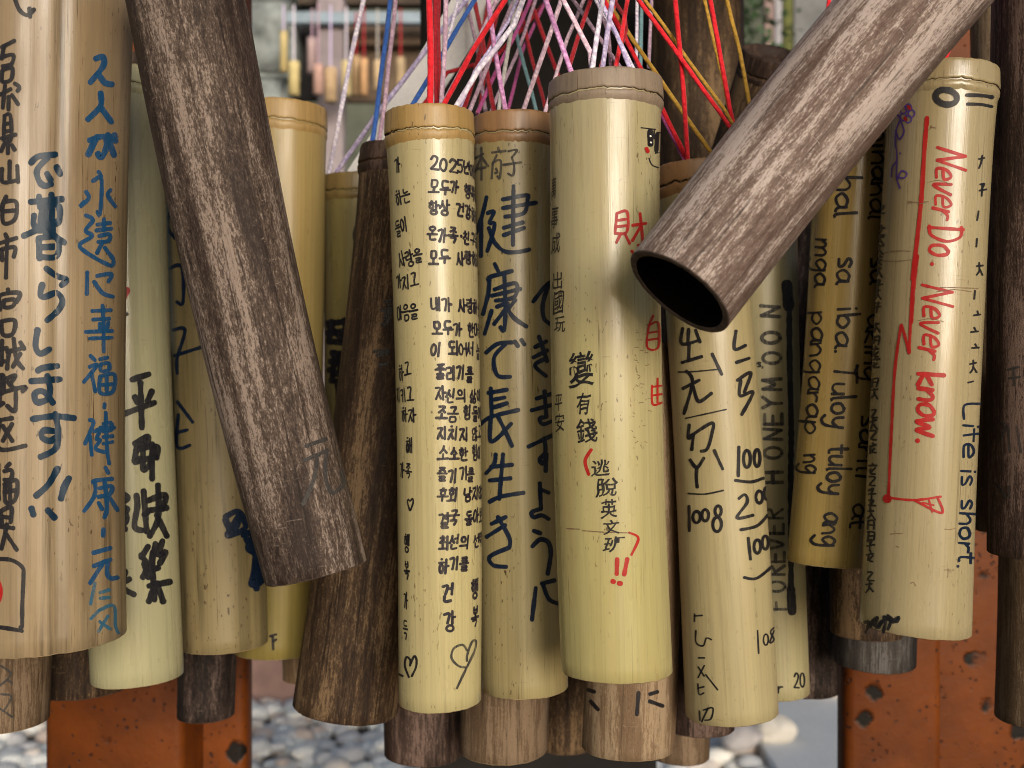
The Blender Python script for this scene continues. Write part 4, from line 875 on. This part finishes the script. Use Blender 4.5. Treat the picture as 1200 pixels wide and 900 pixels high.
def cord(col, pts, Ys, label, wpx=6.2, drop=10, sag=0.0):
    """pts: pixels from the top down; Ys: distance at the top and at the tube"""
    (xa, ya), (xb, yb) = pts[0], pts[-1]; n0 = len(pts)
    P3 = [P(x, y, Ys[0] + (Ys[1]-Ys[0]) * (i / max(1, n0-1))) for i, (x, y) in enumerate(pts)]
    d = (P3[0] - P3[1]).normalized(); up = P3[0] + d * ((ZB - P3[0].z) / max(0.2, d.z))
    d2 = (P3[-1] - P3[-2]).normalized(); dn = P3[-1] + d2 * (drop / F * Ys[1])
    line = [up] + P3 + [dn]
    pts3 = []
    for i in range(len(line) - 1):
        n = max(3, int((line[i+1] - line[i]).length / 0.006))
        for k in range(n): pts3.append(line[i].lerp(line[i+1], k / n))
    pts3.append(line[-1])
    r = wpx * 0.41 / F * (0.5 * (Ys[0] + Ys[1])); V, Fc, uv = [], [], []; m = 10; q = RNG.uniform(0, 99); L = 0
    for i, p in enumerate(pts3):
        a_, b_ = pts3[max(0, i-1)], pts3[min(len(pts3)-1, i+1)]; tg = (b_ - a_).normalized()
        if i: L += (p - pts3[i-1]).length
        sx = tg.cross(Vector((0, 1, 0))); sx = sx.normalized() if sx.length > 1e-4 else Vector((1, 0, 0)); sy = tg.cross(sx).normalized()
        pp = p + (sx * noise.noise((L * 16, q, 0)) + sy * noise.noise((L * 16, q, 5))) * 0.0014
        rr = r * (1 + 0.10 * noise.noise((L * 130, q, 9)) + 0.06 * noise.noise((L * 700, q, 3)))
        for j in range(m):
            t_ = 2*pi*j/m
            V.append(pp + sx * (rr*1.1*cos(t_)) + sy * (rr*0.8*sin(t_)))
    for i in range(len(pts3) - 1):
        for j in range(m): Fc.append((i*m+j, i*m+(j+1) % m, (i+1)*m+(j+1) % m, (i+1)*m+j))
    Fc.append(tuple(range(m))); Fc.append(tuple((len(pts3)-1)*m + j for j in reversed(range(m))))
    o = mesh_obj('cord', V, Fc, CM[col]); lay = o.data.uv_layers.new(name='UVMap'); ring = L / max(1, len(pts3)-1)
    for poly in o.data.polygons:
        if len(poly.vertices) > 4: continue
        for li, vi in zip(poly.loop_indices, poly.vertices):
            i, j = divmod(vi, m)
            if j == 0 and any(v % m == m-1 for v in poly.vertices): j = m
            lay.data[li].uv = (j / m, i * ring / (r * 1.5) + j / m)
    return tag(o, label, 'cord', 'cords above the tubes')

cord('white', [(426,0),(399,130),(386,204)], (.84,.90), 'single white cord rising from the small olive tube')
cord('blue', [(457,0),(442,128),(436,168)], (.80,.79), 'blue cord beside the mauve one above the brown flaking tube', 6.6)
cord('mauve', [(463,0),(450,122),(443,168)], (.82,.80), 'dusty mauve cord touching the blue one on its right', 6)
cord('lav', [(546,0),(445,129),(393,204)], (.80,.89), 'long lavender cord slanting down to the small olive tube', 6.6)
cord('red', [(503,0),(505,120)], (.64,.65), 'thick bright red cord standing straight on the tube with Korean writing', 8.5)
cord('darkred', [(511,0),(512,120)], (.70,.68), 'dark red cord directly right of the thick bright red one', 6.5)
cord('darkred', [(516,0),(515,120)], (.73,.69), 'thin dark red cord between the straight red and mauve cords', 4.5)
cord('mauve', [(523,0),(517.5,120)], (.68,.67), 'grey mauve upright cord behind the tube with Korean writing', 6.5)
cord('blue', [(556,0),(510,78),(484,122)], (.74,.70), 'blue cord slanting down behind the straight red cord', 6.5)
cord('red', [(594,0),(553,62),(520,122)], (.63,.655), 'bright red cord slanting left to the tube with Korean writing', 7)
cord('mauve', [(582,0),(557,50),(527,108)], (.72,.71), 'mauve cord just behind the slanting bright red one', 5)
cord('darkred', [(557,0),(578,128)], (.80,.72), 'dark red cord running right down to the khaki tube', 6)
cord('darkred', [(637,6),(578,70),(524,84),(500,118)], (.86,.84), 'dark red cord crossing low behind the pink cord', 5.5)
cord('darkred', [(571,10),(563,60),(545,122)], (.83,.76), 'dark red cord in the deepest shadow behind the lavender braid', 6)
cord('mauve', [(546,0),(563,72),(568,122)], (.84,.80), 'dim mauve cord behind the slanting red cords', 5)
cord('white', [(613,0),(603,28),(584,52),(560,80),(535,122)], (.66,.665), 'white braided cord sloping left above two middle tubes', 7.5)
cord('lav', [(608,0),(597,26),(580,50),(556,84),(540,122)], (.67,.672), 'lavender strand twisted along the white braided cord', 4.5)
cord('pink', [(572,0),(592,130)], (.655,.69), 'pink cord crossing over the white braid to the khaki tube', 6.6)
cord('grey', [(597,44),(591,85),(585,130)], (.72,.71), 'short off white cord behind the pink cord', 5.5)
cord('mauve', [(578,60),(568,85),(552,126)], (.74,.71), 'grey pink cord under the white braid', 5.5)
cord('magenta', [(621,0),(598,50),(563,126)], (.78,.73), 'magenta cord sloping left behind the white braid', 5.2)
cord('teal', [(604,30),(614,75),(628,131)], (.82,.75), 'dim teal cord ending at the right side of the khaki tube', 5)
cord('darkred', [(622,4),(653,84)], (.84,.80), 'dark red cord leaning right beside the cream tube rim', 5.5)
cord('pink', [(639,0),(668,80)], (.63,.62), 'mottled pink cord at the left of the cream tube rim', 7)
cord('pale', [(658,0),(613,131)], (.66,.70), 'pale pink cord sloping left to the khaki tube', 6.2)
cord('pale', [(660,0),(692,60),(694,80)], (.61,.61), 'pale pink cord sloping right onto the cream tube', 6.6)
cord('white', [(707,0),(695,80)], (.615,.605), 'white cord meeting the pale pink one on the cream tube', 6.8)
cord('darkred', [(691,0),(668,74)], (.70,.67), 'deep red cord behind the pale pink cords of the cream tube', 6)
cord('mauve', [(672,0),(700,40),(727,78)], (.72,.66), 'dusky mauve cord sloping right behind the white cord', 5.5)
cord('lav', [(718,0),(705,80)], (.60,.615), 'lavender pink upright cord on the cream tube', 6.8)
cord('red', [(735,0),(720,78)], (.68,.64), 'red cord leaning left behind the lavender pink one', 6)
cord('lav', [(705,4),(722,40),(737,80)], (.65,.63), 'lavender cord sloping right on the cream tube', 6)
cord('white', [(711,22),(728,52),(744,80)], (.67,.635), 'soft white cord beside the lavender one on the cream tube', 5)
cord('red', [(709,2),(750,80),(773,120),(806,190)], (.69,.70), 'red cord passing behind the cream rim to the straw tube', 6.2)
cord('gold', [(717,8),(742,48),(797,127),(840,187)], (.70,.71), 'gold cord sloping right behind the red one to the straw tube', 5.8)
cord('darkred', [(722,4),(732,20),(734,36),(720,78)], (.71,.67), 'curled dark red cord above the cream rim', 5.5)
cord('white', [(747,0),(745,70)], (.76,.74), 'dim white upright cord left of the teal one', 4.4)
cord('teal', [(752,0),(751,76)], (.76,.74), 'teal upright cord behind the right side of the cream rim', 5)
cord('mauve', [(763,0),(761,72)], (.78,.75), 'mauve upright cord nearest the brown hanging tube', 4.6)
cord('red', [(749,0),(843,130),(861,158)], (.655,.68), 'red cord paired under a gold one, long slope to the right', 6)
cord('gold', [(753,-2),(847,127),(864,156)], (.66,.685), 'gold cord laid along the long sloping red one', 5)
cord('red', [(792,0),(802,127),(806,190)], (.65,.70), 'bright red cord falling almost straight onto the straw tube', 6.4)
cord('gold', [(826,0),(845,85),(860,157)], (.69,.70), 'gold cord half hidden by the red one at the dark tube', 5)
cord('red', [(831,0),(855,125),(863,158)], (.67,.69), 'red cord steep in front of a gold one near the slanted tube', 6.2)
cord('gold', [(852,0),(866,55),(881,135)], (.72,.74), 'golden yellow cord farthest right, in front of the green leaves', 5.6)
cord('magenta', [(768,118),(784,150),(803,188)], (.72,.70), 'purple cord entering the straw tube beside the cream rim', 6)
cord('red', [(972,0),(968,30)], (.74,.74), 'short red cord above the slanted tube', 5.5)
cord('red', [(1117,44),(1107,72)], (.66,.655), 'red cord at the rim of the peach tube', 6)
cord('white', [(1142,16),(1122,44),(1101,76)], (.68,.655), 'thin white cord at the rim of the peach tube', 4)
cord('pink', [(150,0),(163,28)], (.80,.84), 'pink cord between the tan and leaning dark tubes', 5)
cord('darkred', [(586,0),(571,60),(562,122)], (.86,.80), 'dark red cord straight behind the bright slanting red one', 5)
cord('magenta', [(640,0),(612,60),(596,128)], (.85,.78), 'deep magenta cord half lost in the shadow above the khaki tube', 4.5)
cord('mauve', [(628,0),(604,66),(578,126)], (.83,.76), 'dull mauve cord leaning left in the shadow above the khaki tube', 4.5)
cord('darkred', [(607,0),(624,70),(638,126)], (.84,.77), 'dark red cord reaching the right side of the khaki tube', 5)
cord('pale', [(684,0),(664,46),(640,128)], (.72,.71), 'pale pink cord falling left between the khaki and cream tubes', 5)
cord('mauve', [(699,0),(712,40),(716,78)], (.72,.67), 'faint mauve cord in the middle of the cream tube bundle', 4.5)
cord('red', [(722,0),(712,40),(703,78)], (.73,.66), 'narrow red cord in the middle of the cream tube bundle', 4.8)
cord('white', [(537,0),(522,60),(513,122)], (.76,.69), 'thin white cord close to the straight red ones', 4.2)
def strap():
    m = cord_mat('white cloth', (0.78, 0.78, 0.82))
    a_, b_ = P(506, 55, 0.86), P(408, 215, 0.93); up = a_ + (a_ - b_) * 0.75
    pts = [up.lerp(b_, i / 24) for i in range(25)]; V, Fc = [], []
    for i, p in enumerate(pts):
        for j, (dx, dy) in enumerate(((-.015, 0), (-.006, -.002), (.006, -.003), (.016, -.001), (.016, .001), (.006, -.001), (-.006, 0), (-.015, .002))):
            V.append(p + Vector((dx * 0.95 + 0.012, dy + 0.002 * sin(i * .7), dx * -0.55)))
    for i in range(24):
        for j in range(8): Fc.append((i*8+j, i*8+(j+1) % 8, (i+1)*8+(j+1) % 8, (i+1)*8+j))
    o = mesh_obj('strap', V, Fc, plain_mat('white strap', (0.90, 0.90, 0.92), 0.9, 0.04, 300, 0.1), None, False); tag(o, 'wide white cloth strap under the long lavender cord', 'strap')
strap()

# ------------------------------------------------------------------ blurred background
def bg_box(name, px0, px1, py0, py1, Y, depth, mat, parent=None, bevel=0.01, z0=None):
    a_, b_ = P(px0, py1, Y), P(px1, py0, Y)
    bm = bmesh.new(); box_bm(bm, a_.x, b_.x, Y, Y + depth, a_.z if z0 is None else z0, b_.z)
    return bm_obj(name, bm, mat, parent, bevel)
SHADE_DARK = plain_mat('near-black shade', (0.010, 0.008, 0.007), 0.9, 0.5, 12, 0.2)
o = bg_box('shade_panel', 492, 770, -140, 800, 1.24, 0.05, SHADE_DARK, None, 0.004, 0.0); tag(o, 'near-black shade screen standing for the deep shadow behind the cords', 'panel')  # added panel, its near-black colour painting in the deep shade behind the cords

GREYGREEN = plain_mat('grey green plaster', (0.085, 0.095, 0.075), 0.9, 0.35, 3.0, 0.1)
bm = bmesh.new(); box_bm(bm, -14.0, 14.0, 13.0, 13.4, 0.0, 6.4)
o = bm_obj('garden_wall', bm, GREYGREEN, None, 0.02); tag(o, 'grey green garden wall out of focus in the distance', 'wall')
STONE = plain_mat('pale rough stone', (0.20, 0.225, 0.225), 0.9, 0.6, 9.0, 0.6, bdist=0.02)
def pillar():
    root = tag(empty('stone_pillar', Matrix.Translation((-0.64 * 1.557, 4.05, 0))), 'pale rough stone pillar blurred at the upper left', 'pillar')
    r = random.Random(3); z = 0.0; k = 0
    while z < 2.9:
        h = r.uniform(0.22, 0.36); x = -0.21
        bm = bmesh.new(); box_bm(bm, x, 0.115 + r.uniform(-.015, .015), 0, 0.4, z + 0.006, z + h - 0.006)
        bmesh.ops.bevel(bm, geom=bm.edges[:], offset=0.02, segments=2, affect='EDGES'); bmesh.ops.subdivide_edges(bm, edges=bm.edges[:], cuts=3, use_grid_fill=True)
        for v in bm.verts: v.co += Vector((noise.noise(v.co * 9), noise.noise(v.co * 9 + Vector((5, 0, 0))), noise.noise(v.co * 9 + Vector((0, 9, 0))))) * 0.012
        bm_obj('stone_block', bm, STONE, root, 0, True); z += h
pillar()
def rack():
    root = tag(empty('plaque_rack', Matrix.Translation((-0.75, 4.1, 0))), 'distant timber rack with a bluish rail and a pale post, small tubes hanging', 'rack')
    def part(name, px0, px1, py0, py1, Y, depth, mat, z0=None):
        o = bg_box(name, px0, px1, py0, py1, Y, depth, mat, None, 0.006, z0); o.parent = root; o.matrix_parent_inverse = root.matrix_world.inverted(); return o
    part('post', 372, 402, -120, 600, 4.10, 0.08, plain_mat('pinkish grey timber', (0.28, 0.24, 0.26), 0.8, 0.2, 12), 0.0)
    part('rail', 332, 520, 13, 27, 4.05, 0.045, plain_mat('bluish rail', (0.24, 0.31, 0.38), 0.6, 0.25, 12))
    part('roof_board', 332, 530, -130, 5, 4.19, 0.06, plain_mat('dark roof_board', (0.06, 0.045, 0.035), 0.9, 0.4, 9))
    part('beam', 403, 530, 30, 52, 4.19, 0.08, plain_mat('brown beam', (0.15, 0.105, 0.075), 0.9, 0.4, 14))
    part('shelf_back', 404, 492, 53, 120, 4.26, 0.03, plain_mat('brown shelf back', (0.10, 0.07, 0.048), 0.9, 0.5, 7))
    part('gap_panel', 343, 371, 28, 118, 4.21, 0.03, plain_mat('black backboard', (0.012, 0.011, 0.012), 0.9, 0.3, 9))  # near-black panel filling the dark gap beside the post
rack()
def hanger(px0, px1, py0, py1, Y, col, label, cordcol):
    Y += 1.3; a_, b_ = P(px0, py1, Y), P(px1, py0, Y); r = (b_.x - a_.x) / 2; x = (a_.x + b_.x) / 2; n = 16
    root = tag(empty('small_tube', Matrix.Translation((x, Y, a_.z))), label, 'small tube', 'small tubes hanging on the distant rack')
    h = b_.z - a_.z; V, Fc = [], []
    prof = [(0.8, 0.012), (0.82, 0), (1, 0), (1, h*.8), (1.06, h*.83), (1.0, h*.86), (1.03, h), (0.85, h), (0.82, h - .01)]
    for q, z in prof:
        for j in range(n): V.append((r*q*sin(2*pi*j/n), -r*q*cos(2*pi*j/n), z))
    for i in range(len(prof)-1):
        for j in range(n): Fc.append((i*n+j, i*n+(j+1) % n, (i+1)*n+(j+1) % n, (i+1)*n+j))
    Fc.append(tuple(range(n))[::-1]); Fc.append(tuple((len(prof)-1)*n + j for j in range(n)))
    mesh_obj('cane', V, Fc, plain_mat('small cane', col, 0.6, 0.2, 20), root)
    top = H + (CY - 20) / F * 4.05
    bm = bmesh.new(); box_bm(bm, -.003, .003, -.003, .003, h - .02, max(h + .03, top - a_.z)); bm_obj('hanging_cord', bm, CM[cordcol], root)
for args in ((328, 337, 37, 84, 2.62, (0.52, 0.42, 0.20), 'pale yellow small tube hanging against the stone pillar', 'lav'), (338, 351, 73, 112, 2.62, (0.60, 0.50, 0.24), 'longest pale yellow small tube in front of the black gap', 'white'),
             (360, 372, 45, 86, 2.66, (0.42, 0.31, 0.32), 'pinkish small tube left of the pale rack post', 'mauve'), (367, 379, 76, 111, 2.60, (0.46, 0.29, 0.25), 'rosy small tube hanging tilted low at the rack post', 'mauve'),
             (380, 395, 80, 120, 2.62, (0.50, 0.36, 0.22), 'tan small tube in front of the pale rack post', 'lav'), (400, 412, 72, 113, 2.64, (0.58, 0.48, 0.26), 'cream small tube right of the pale rack post', 'white'),
             (413, 422, 66, 112, 2.70, (0.40, 0.27, 0.15), 'brownish small tube between the cream and the orange ones', 'darkred'), (422, 431, 69, 112, 2.64, (0.52, 0.31, 0.16), 'orange tan small tube in the middle of the rack', 'darkred'),
             (438, 447, 71, 106, 2.66, (0.50, 0.38, 0.24), 'faint tan small tube left of the blue cord', 'grey'), (464, 475, 68, 118, 2.66, (0.44, 0.33, 0.20), 'dull tan small tube right of the blue cord', 'darkred')):
    hanger(*args)

def leaves_mat():
    m, nt, bs, out = new_mat('leaves'); N = NT(nt); c = N.coords(False); f = N.noise(c, 14, 4)
    N.l(N.mix(N.ramp(f, .3, .7), (0.035, 0.085, 0.035), (0.12, 0.21, 0.09)), bs.inputs['Base Color']); bs.inputs['Roughness'].default_value = 0.6; return m
def shrub():
    root = tag(empty('shrub', Matrix.Translation((0.84, 3.6, 0))), 'leafy green shrub out of focus behind the golden cord', 'shrub')
    r = random.Random(9); V, Fc = [], []
    for i in range(9000):
        u = Vector((r.gauss(-.02, .13), r.gauss(0, .18), 1.95 + r.gauss(0, .40)))
        if noise.noise(u * 5) < -0.22 or u.x > 0.05: continue
        a_, b_ = r.uniform(0, 6.28), r.uniform(-.9, .9); s_ = r.uniform(.018, .038)
        d_ = Vector((cos(a_)*cos(b_), sin(a_)*cos(b_), sin(b_))); q = d_.cross(Vector((0, 0, 1))).normalized() * s_ * .35; k = len(V)
        V += [u, u + d_*s_*.5 + q, u + d_*s_, u + d_*s_*.5 - q]; Fc.append((k, k+1, k+2, k+3))
    mesh_obj('foliage', V, Fc, leaves_mat(), root, False)
    bm = bmesh.new()
    for i in range(7):
        x, y = r.uniform(-.05, .05), r.uniform(-.05, .05); box_bm(bm, x - .008, x + .008, y - .008, y + .008, 0, r.uniform(1.2, 1.8))
    bm_obj('stem', bm, plain_mat('bark', (0.07, 0.05, 0.035)), root)
shrub()
o = bg_box('thin_post', 896, 907, -140, 700, 3.9, 0.04, plain_mat('pinkish brown post', (0.30, 0.21, 0.20), 0.8, 0.2, 12), None, 0.006, 0.0); tag(o, 'thin pinkish brown post blurred behind the tipped dark tube', 'post')
o = bg_box('white_post', 908, 917, -140, 700, 3.92, 0.04, plain_mat('pale post', (0.30, 0.30, 0.33), 0.8, 0.15, 12), None, 0.006, 0.0); tag(o, 'thin white post next to the mossy stone slab', 'post')
sl = tag(empty('stone_slab', Matrix.Translation((1.2, 4.05, 0))), 'upright grey stone slab with a mossy left edge at the upper right', 'stone slab')
for nm, a_, b_, m_ in (('moss_edge', 918, 929.5, plain_mat('moss', (0.10, 0.11, 0.035), 0.95, 0.35, 30, 0.3)), ('slab', 930, 1040, plain_mat('grey stone', (0.15, 0.155, 0.16), 0.85, 0.3, 10, 0.2))):
    o = bg_box(nm, a_, b_, -140, 700, 3.96, 0.2, m_, None, 0.008, 0.0); o.parent = sl; o.matrix_parent_inverse = sl.matrix_world.inverted()
bpy.context.view_layer.update()
